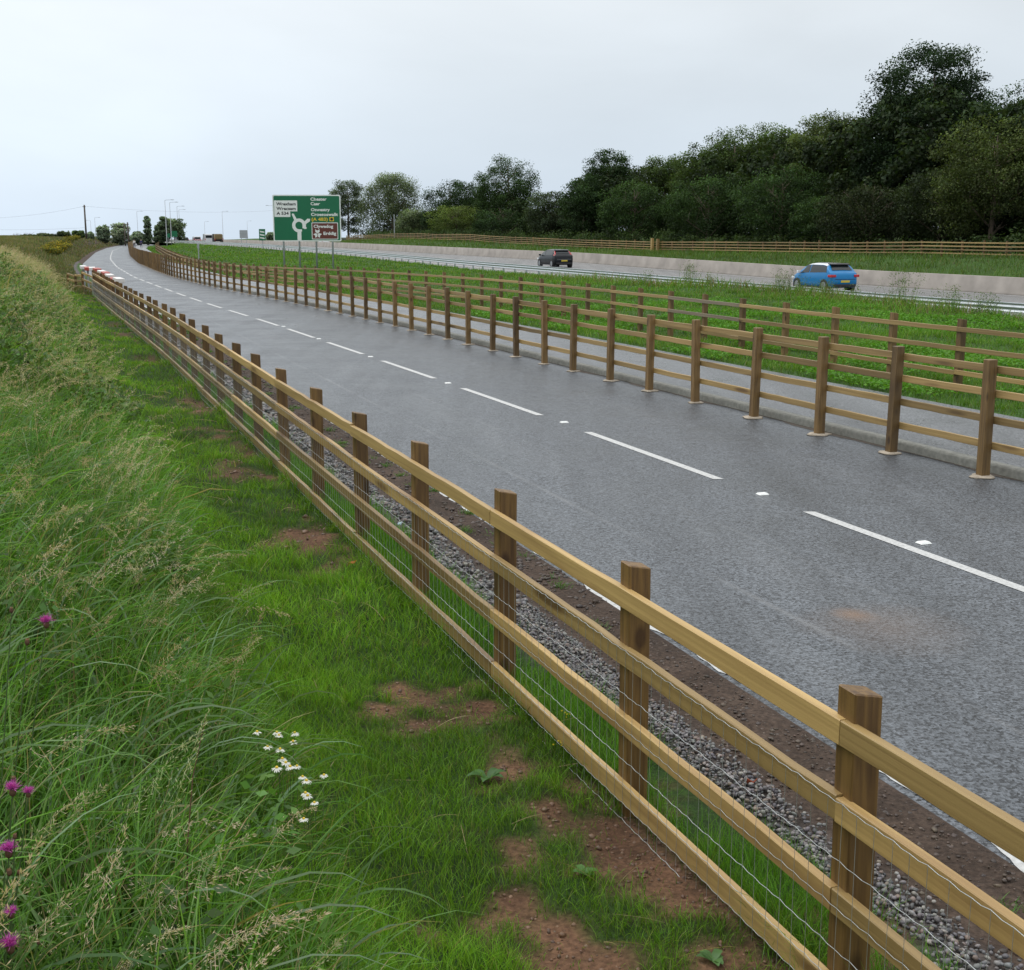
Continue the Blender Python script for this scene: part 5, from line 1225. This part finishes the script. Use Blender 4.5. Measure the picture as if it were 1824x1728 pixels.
# ================================================================== two people far up the footpath
def person(px, Y, label, top, leg, skin=(.45, .28, .2), stride=.16, face_=1, a=None):
    X = at(px, 440, Y)[0]
    if a is not None: X = XA(a, Y)
    root = empty('person', (X, Y, .12), label, 'person', rz=0)
    def skinned(name, pts, edges, rad, mat, root_i=0):
        me = bpy.data.meshes.new(name); me.from_pydata(pts, edges, []); me.materials.append(mat); o = link(name, me, root)
        m = o.modifiers.new('skin', 'SKIN'); me.skin_vertices[0].data[root_i].use_root = True if len(me.skin_vertices) else True
        for i, r in enumerate(rad): me.skin_vertices[0].data[i].radius = (r, r*.8) if isinstance(r, float) else r
        o.modifiers.new('sub', 'SUBSURF').levels = 1; o.modifiers['sub'].render_levels = 2
        return o
    import bmesh
    def mk(name, pts, edges, rad, mat):
        me = bpy.data.meshes.new(name); bm = bmesh.new(); ly = bm.verts.layers.skin.verify(); vs = [bm.verts.new(p) for p in pts]
        for i, v in enumerate(vs): v[ly].radius = rad[i] if hasattr(rad[i], '__len__') else (rad[i], rad[i]); v[ly].use_root = (i == 0)
        for a_, b_ in edges: bm.edges.new((vs[a_], vs[b_]))
        bm.to_mesh(me); bm.free(); me.materials.append(mat); o = link(name, me, root)
        o.modifiers.new('skin', 'SKIN'); s_ = o.modifiers.new('sub', 'SUBSURF'); s_.levels = 1; s_.render_levels = 2; return o
    s = stride; sk = plain('skin', skin, .6); ct = plain('top_cloth', top, .85); cl = plain('trouser_cloth', leg, .85); hr = plain('hair', (.05, .035, .025), .8)
    pts = [(0, 0, .95), (0, .0, 1.15), (0, .01, 1.38), (0, .02, 1.50), (0, .02, 1.60), (0, .03, 1.70),
           (.17, 0, 1.40), (.24, -.05, 1.14), (.25, .08, .90), (.25, .13, .80), (-.17, 0, 1.40), (-.24, .06, 1.14), (-.25, -.04, .90), (-.25, -.07, .80),
           (.10, 0, .90), (.11, s*.6, .50), (.11, s, .08), (.11, s-.14, .03), (-.10, 0, .90), (-.11, -s*.5, .50), (-.11, -s, .10), (-.11, -s-.14, .03)]
    ed = [(0,1),(1,2),(2,3),(3,4),(4,5),(2,6),(6,7),(7,8),(8,9),(2,10),(10,11),(11,12),(12,13),(0,14),(14,15),(15,16),(16,17),(0,18),(18,19),(19,20),(20,21)]
    rad = [(.15,.10),(.13,.095),(.15,.10),.05,.09,.07,.06,.045,.036,.04,.06,.045,.036,.04,.085,.06,.042,.04,.085,.06,.042,.04]
    mk('body', pts, ed, rad, sk)
    for f in range(5):
        for hx, hy in ((.25, .13), (-.25, -.07)):
            pass
    mk('jacket', [pts[i] for i in (0,1,2,6,7,8,10,11,12)], [(0,1),(1,2),(2,3),(3,4),(4,5),(2,6),(6,7),(7,8)], [(.17,.12),(.16,.12),(.18,.13),.08,.065,.05,.08,.065,.05], ct)
    mk('trousers', [pts[i] for i in (0,14,15,16,18,19,20)], [(0,1),(1,2),(2,3),(0,4),(4,5),(5,6)], [(.16,.115),.105,.08,.06,.105,.08,.06], cl)
    mk('hair', [(0, .05, 1.62), (0, .06, 1.70), (0, .02, 1.75)], [(0,1),(1,2)], [.085, .095, .06], hr)
person(238.5, 262, 'distant walker in a pale top beside the roadside fence', (.66, .66, .62), (.10, .10, .12), a=float(aK(262))+.7)
person(250, 272, 'distant walker in a dark blue coat on the footpath', (.025, .03, .12), (.03, .035, .09), a=float(aK(272))+2.0)

# ================================================================== flowers, leaves and litter near the camera
def stem_to(root, p, base, r=.0018, bend=.25, mat=None):
    p = Vector(p); b = Vector(base); mid = b.lerp(p, .55)+Vector((random.uniform(-.05, .05)*bend, random.uniform(-.05, .05)*bend, .03))
    pts = []
    for i in range(9):
        t_ = i/8; pts.append(b*(1-t_)**2+mid*2*t_*(1-t_)+p*t_**2)
    MB().tube(pts, [r*1.3*(1-.4*i/8) for i in range(9)], 5).build('stem', mat or M['stemg'], root)
M['stemg'] = plain('green_stem', (.07, .12, .035), .6, var=.2); M['bud'] = plain('brown_bud', (.10, .05, .025), .8, var=.3, scale=200)
def ribmat(name, base): 
    return leafmat(name, .3, .03)
M['petal'] = leafmat('petals', .3, .02)
def knapweed(pts, base, lb):
    """pts: (x,y,z,kind,size)"""
    root = empty('knapweed', base, lb, 'flower', 'purple knapweed at the left edge')
    B = Vector(base)
    for (x, y, z, kind, s) in pts:
        p = Vector((x, y, z))-B; stem_to(root, p-Vector((0, 0, .008)), (random.uniform(-.03, .03), random.uniform(-.03, .03), -.02), .0016)
        k = 12; rings = [[(p.x+r*s*math.cos(2*math.pi*i/k), p.y+r*s*math.sin(2*math.pi*i/k), p.z+h*s) for i in range(k)] for r, h in ((.12, -1.0), (.32, -.8), (.40, -.5), (.32, -.15), (.25, .0))]
        fl = MB().loft(rings).build('flower_head', M['bud'], root, smooth=True)
        n = 190 if kind == 'f' else 30; base_ = np.tile(np.array(p)+(0, 0, -.05*s), (n, 1)); base_[:, :2] += rng.normal(0, .16*s, (n, 2))
        c = pal(n, [(.50,.06,.42),(.38,.05,.36),(.62,.14,.52)] if kind == 'f' else [(.28,.12,.07),(.35,.22,.12)], [2, 1, 1] if kind == 'f' else [1, 1])
        V, F, C2 = blades(base_, rng.uniform(0, 6.28, n), rng.uniform(.6, 1.15, n)*s*(1.15 if kind == 'f' else .35), np.full(n, .0011*s/.02), rng.uniform(0, 1.5, n), rng.uniform(.5, 1.9, n), 3, c*.9, c*1.2)
        link('petals', np_mesh('petals', V, F, M['petal'], C2), fl)
    n = 14; R = np.stack([rng.normal(0, .03, n), rng.normal(0, .03, n), rng.uniform(0, .25, n)], -1); c = pal(n, [(.06,.11,.035)], [1]); V, F, C2 = blades(R, rng.uniform(0, 6.28, n), rng.uniform(.08, .16, n), np.full(n, .013), rng.uniform(.4, 1, n), rng.uniform(1, 1.8, n), 4, c, c); link('leaves', np_mesh('leaves', V, F, M['grass'], C2), root)
def kn(px, py, Y, kind, s=.016): return (*at(px, py, Y), kind, s)
def basept(px, Y): X = at(px, 1700, Y)[0]; return (X, Y, gxy(X, Y))
knapweed([kn(82, 1106, 2.75, 'f', .018), kn(48, 1139, 2.7, 'b', .014), kn(20, 1083, 2.75, 'b', .012)], basept(10, 2.7), 'knapweed with one purple flower high up the left edge above a brown bud')
knapweed([kn(22, 1404, 2.35, 'f', .018), kn(50, 1410, 2.33, 'f', .013), kn(24, 1384, 2.37, 'b', .012)], basept(-20, 2.35), 'knapweed with a pair of purple flowers at the left edge')
knapweed([kn(15, 1512, 2.2, 'f', .019), kn(16, 1549, 2.18, 'b', .013), kn(33, 1551, 2.2, 'b', .009), kn(26, 1486, 2.2, 'b', .010)], basept(-25, 2.2), 'knapweed with a round magenta flower over two dark buds')
knapweed([kn(20, 1624, 2.1, 'f', .014), kn(18, 1681, 2.05, 'f', .020), kn(68, 1676, 2.1, 'b', .008)], basept(-30, 2.1), 'lowest knapweed with two purple flowers in the bottom left corner')
def daisy(pts, lb, base):
    root = empty('mayweed', base, lb, 'flower', 'white mayweed flowers in the long grass'); B = Vector(base)
    for (x, y, z) in pts:
        p = Vector((x, y, z))-B; stem_to(root, p, (random.uniform(-.02, .02), random.uniform(-.02, .02), -.02), .0011)
        k = 10; s = random.uniform(.0095, .0125); rings = [[(p.x+r*s*math.cos(2*math.pi*i/k), p.y+r*s*math.sin(2*math.pi*i/k), p.z+h*s) for i in range(k)] for r, h in ((.42, 0), (.44, .22), (.3, .5), (.08, .62))]
        e = MB().loft(rings).build('flower_eye', M['yellow'], root, smooth=True); n = 13; V = []; F = []
        for i in range(n):
            a_ = 2*math.pi*i/n+random.uniform(-.1, .1); d = Vector((math.cos(a_), math.sin(a_), 0)); q = Vector((-d.y, d.x, 0)); dr = random.uniform(-.75, -.1)
            b0 = p+d*s*.38+Vector((0, 0, .05*s)); b1 = p+d*s*1.0+Vector((0, 0, dr*.4*s)); b2 = p+d*s*1.45+Vector((0, 0, dr*s))
            m0 = len(V); V += [b0-q*s*.13, b0+q*s*.13, b1+q*s*.24, b1-q*s*.24, b2+q*s*.12, b2-q*s*.12]; F += [(m0, m0+1, m0+2, m0+3), (m0+3, m0+2, m0+4, m0+5)]
        link('petals', np_mesh('petals', [tuple(v) for v in V], F, M['petal'], np.tile([.8, .8, .76], (len(V), 1))), e)
D = lambda px, py, h=.42: onground(px, py, h)
def daisies(lst, lb, h=.50):
    pts = [onground(px, py, h+random.uniform(-.02, .02)) for px, py in lst]; c = pts[0]; X = sum(p[0] for p in pts)/len(pts); Y = sum(p[1] for p in pts)/len(pts)+.03
    daisy(pts, lb, (X, Y, gxy(X, Y)))
daisies([(458, 1304), (477, 1330), (493, 1305), (499, 1335)], 'mayweed with four white flowers at the top left of the flower patch')
daisies([(525, 1306), (522, 1321), (497, 1310)], 'mayweed at the top right of the flower patch')
daisies([(509, 1359), (493, 1368), (517, 1366), (529, 1365), (503, 1352)], 'mayweed with the tightest bunch of white flowers in mid patch')
daisies([(539, 1384), (546, 1391), (577, 1381)], 'mayweed with one white flower set apart at the right')
daisies([(544, 1413), (548, 1418), (560, 1430), (541, 1459)], 'lowest mayweed of the patch with ageing flowers')
# broad leaved dock on the clay
def broadleaf(px, py, lb, n=6, L_=.10, W_=.022, c=(.08,.17,.05), up=.5, name='dock_plant'):
    p = onground(px, py, 0); root = empty(name, p, lb, 'plant')
    for i in range(n):
        az = i*2.4+random.uniform(-.4, .4); l = L_*random.uniform(.7, 1.1); V = []; F = []; S = 8
        for k in range(S+1):
            u_ = k/S; r = l*u_; z = l*up*math.sin(u_*2.2)*.8; w_ = W_*math.sin(math.pi*min(.97, .06+u_*.92))**.8*(1+.12*math.sin(u_*17+i))
            d = Vector((math.cos(az), math.sin(az), 0)); q = Vector((-d.y, d.x, 0)); cpt = d*r+Vector((0, 0, z+.005))
            V += [cpt-q*w_+Vector((0, 0, w_*.35)), cpt, cpt+q*w_+Vector((0, 0, w_*.35))]
            if k: m0 = 3*(k-1); F += [(m0, m0+1, m0+4, m0+3), (m0+1, m0+2, m0+5, m0+4)]
        cc = np.array(c)*random.uniform(.75, 1.25)
        link('leaf', np_mesh('leaf', [tuple(v) for v in V], F, M['grass'], np.tile(cc, (len(V), 1)), True), root)
broadleaf(868, 1392, 'dock plant with broad pale green leaves on the bare clay')
broadleaf(1040, 1560, 'small seedling rosette on the clay below the dock plant', 6, .06, .018, (.09,.19,.05), .4, 'seedling')
broadleaf(1270, 1715, 'little leafy seedling at the bottom edge beside the fence', 6, .06, .018, (.10,.20,.06), .4, 'seedling')
def yellowweed(px, py, h, lb):
    p = onground(px, py, h); g = (p[0], p[1], gxy(p[0], p[1])); root = empty('yellow_weed', g, lb, 'flower')
    for i in range(5):
        q = Vector((random.uniform(-.03, .03), random.uniform(-.03, .03), h+random.uniform(-.02, .02))); stem_to(root, q, (0, 0, -.01), .001)
        n = 12; c = np.tile([.70, .58, .04], (n, 1)); V, F, C2 = blades(np.tile(np.array(q), (n, 1)), rng.uniform(0, 6.28, n), np.full(n, .009), np.full(n, .005), np.full(n, .5), np.full(n, 1.3), 2, c, c); link('petals', np_mesh('petals', V, F, M['petal'], C2), root)
yellowweed(1007, 1272, .18, 'small yellow flowers in the grass just past the netting'); yellowweed(990, 1326, .12, 'lower yellow flowers behind the netting beside the bottom rail')
def shard(px, py, lb, mat, s=.05, name='orange_scrap'):
    p = onground(px, py, .02); m = MB(); r = [Vector((random.uniform(.6, 1.1)*s*math.cos(i), random.uniform(.5, 1)*s*.6*math.sin(i), random.uniform(-.3, .9)*s)) for i in range(6)]
    m.loft([[tuple(v) for v in r], [tuple(v*.9+Vector((0, 0, .006))) for v in r]]); o = m.build(name, mat); o.location = p; tag(o, lb, 'litter'); return o
M['orange'] = plain('orange_plastic', (.62, .13, .03), .5, var=.15); M['terracotta'] = plain('red_fragments', (.38, .09, .04), .8, var=.25, scale=40); M['paleblue'] = plain('pale_plastic', (.45, .6, .72), .4)
shard(628, 1006, 'bright orange scrap at the edge of the turf under the bottom rail', M['orange'], .045)
shard(1338, 1394, 'red brown fragments lying between the gravel and the dark soil', M['terracotta'], .04, 'red_fragments')
shard(712, 934, 'pale blue scrap on the gravel behind the fence', M['paleblue'], .03, 'pale_scrap')
# a dark wiry dead stalk rising from the long grass
def stalk():
    b = onground(300, 1700, .1); X, Y = b[0], b[1]; p1 = onground(336, 1490, .55); root = empty('dead_stalk', (X, Y, gxy(X, Y)), 'thin dark wiry stalk rising out of the long grass in the foreground', 'plant'); B = Vector(root.location)
    q = Vector(at(368, 1270, p1[1]+.1))-B; m_ = Vector(at(334, 1500, p1[1]))-B
    MB().tube([(0, 0, 0), tuple(m_*.5+Vector((.02, 0, 0))), tuple(m_), tuple(m_.lerp(q, .5)+Vector((-.01, 0, 0))), tuple(q)], [.0022, .002, .0018, .0014, .0009], 5).build('stem', M['bud'], root)
stalk()
# ================================================================== light
w = bpy.data.worlds.new('World'); sc.world = w; w.use_nodes = True; t = w.node_tree; t.nodes.clear(); L = t.links
N = lambda ty, **k: _node(t, ty, k)
out = N('ShaderNodeOutputWorld')
SUN_EL, SUN_AZ = math.radians(52), math.radians(-55)     # behind cloud, ahead and to the left
sky = N('ShaderNodeTexSky', sky_type='NISHITA'); sky.sun_disc = False; sky.sun_elevation = SUN_EL; sky.sun_rotation = SUN_AZ; sky.air_density = 1.5; sky.dust_density = 4
bs = N('ShaderNodeBackground'); bs.inputs[1].default_value = .10; L.new(sky.outputs[0], bs.inputs[0])
tc = N('ShaderNodeTexCoord'); sx = N('ShaderNodeSeparateXYZ'); L.new(tc.outputs['Generated'], sx.inputs[0])
# cloud deck: brighter towards the zenith, veils of thicker and thinner cloud
rp = N('ShaderNodeValToRGB'); e = rp.color_ramp.elements
e[0].position = 0; e[0].color = (.655, .765, .885, 1); e[1].position = 1; e[1].color = (1, 1, 1, 1)
for p_, c_ in ((.08, (.755, .85, .945, 1)), (.2, (.875, .93, .975, 1)), (.34, (.89, .935, .975, 1))):
    q = rp.color_ramp.elements.new(p_); q.color = c_
L.new(sx.outputs[2], rp.inputs[0])
mp = N('ShaderNodeMapping'); mp.inputs['Scale'].default_value = (1, 1, 2.6); L.new(tc.outputs['Generated'], mp.inputs[0])
n1 = N('ShaderNodeTexNoise'); n1.inputs['Scale'].default_value = 2.6; n1.inputs['Detail'].default_value = 7; n1.inputs['Roughness'].default_value = .5; n1.inputs['Distortion'].default_value = .3; L.new(mp.outputs[0], n1.inputs['Vector'])
mr = N('ShaderNodeMapRange'); mr.inputs[1].default_value = .3; mr.inputs[2].default_value = .7; mr.inputs[3].default_value = .93; mr.inputs[4].default_value = 1.10; L.new(n1.outputs['Fac'], mr.inputs[0])
# brighter to the left where the sun stands behind the cloud
lx = N('ShaderNodeMapRange'); lx.inputs[1].default_value = -.6; lx.inputs[2].default_value = .6; lx.inputs[3].default_value = 1.14; lx.inputs[4].default_value = .82; L.new(sx.outputs[0], lx.inputs[0])
zen = N('ShaderNodeMapRange'); zen.inputs[1].default_value = .35; zen.inputs[2].default_value = .95; zen.inputs[3].default_value = 1.0; zen.inputs[4].default_value = 1.75; L.new(sx.outputs[2], zen.inputs[0])
ma = N('ShaderNodeMath', operation='MULTIPLY'); L.new(mr.outputs[0], ma.inputs[0]); L.new(lx.outputs[0], ma.inputs[1])
mb = N('ShaderNodeMath', operation='MULTIPLY'); L.new(ma.outputs[0], mb.inputs[0]); L.new(zen.outputs[0], mb.inputs[1])
bc = N('ShaderNodeBackground'); L.new(rp.outputs[0], bc.inputs[0]); L.new(mb.outputs[0], bc.inputs[1])
mix = N('ShaderNodeMixShader'); mix.inputs[0].default_value = .95; L.new(bs.outputs[0], mix.inputs[1]); L.new(bc.outputs[0], mix.inputs[2]); L.new(mix.outputs[0], out.inputs[0])
sd = bpy.data.lights.new('sun', 'SUN'); so = bpy.data.objects.new('sun', sd); col.objects.link(so)
sd.energy = .9; sd.angle = math.radians(35); sd.color = (1, .97, .92)
dv = Vector((math.sin(SUN_AZ)*math.cos(SUN_EL), math.cos(SUN_AZ)*math.cos(SUN_EL), math.sin(SUN_EL)))
so.rotation_euler = dv.to_track_quat('Z', 'Y').to_euler()
sc.view_settings.view_transform = 'Standard'; sc.view_settings.look = 'None'; sc.view_settings.exposure = 0
sc.render.engine = 'CYCLES'
sc.cycles.max_bounces = 6; sc.cycles.diffuse_bounces = 3; sc.cycles.glossy_bounces = 2; sc.cycles.transmission_bounces = 3; sc.cycles.transparent_max_bounces = 4
sc.cycles.use_denoising = True
sc.cycles.caustics_reflective = False
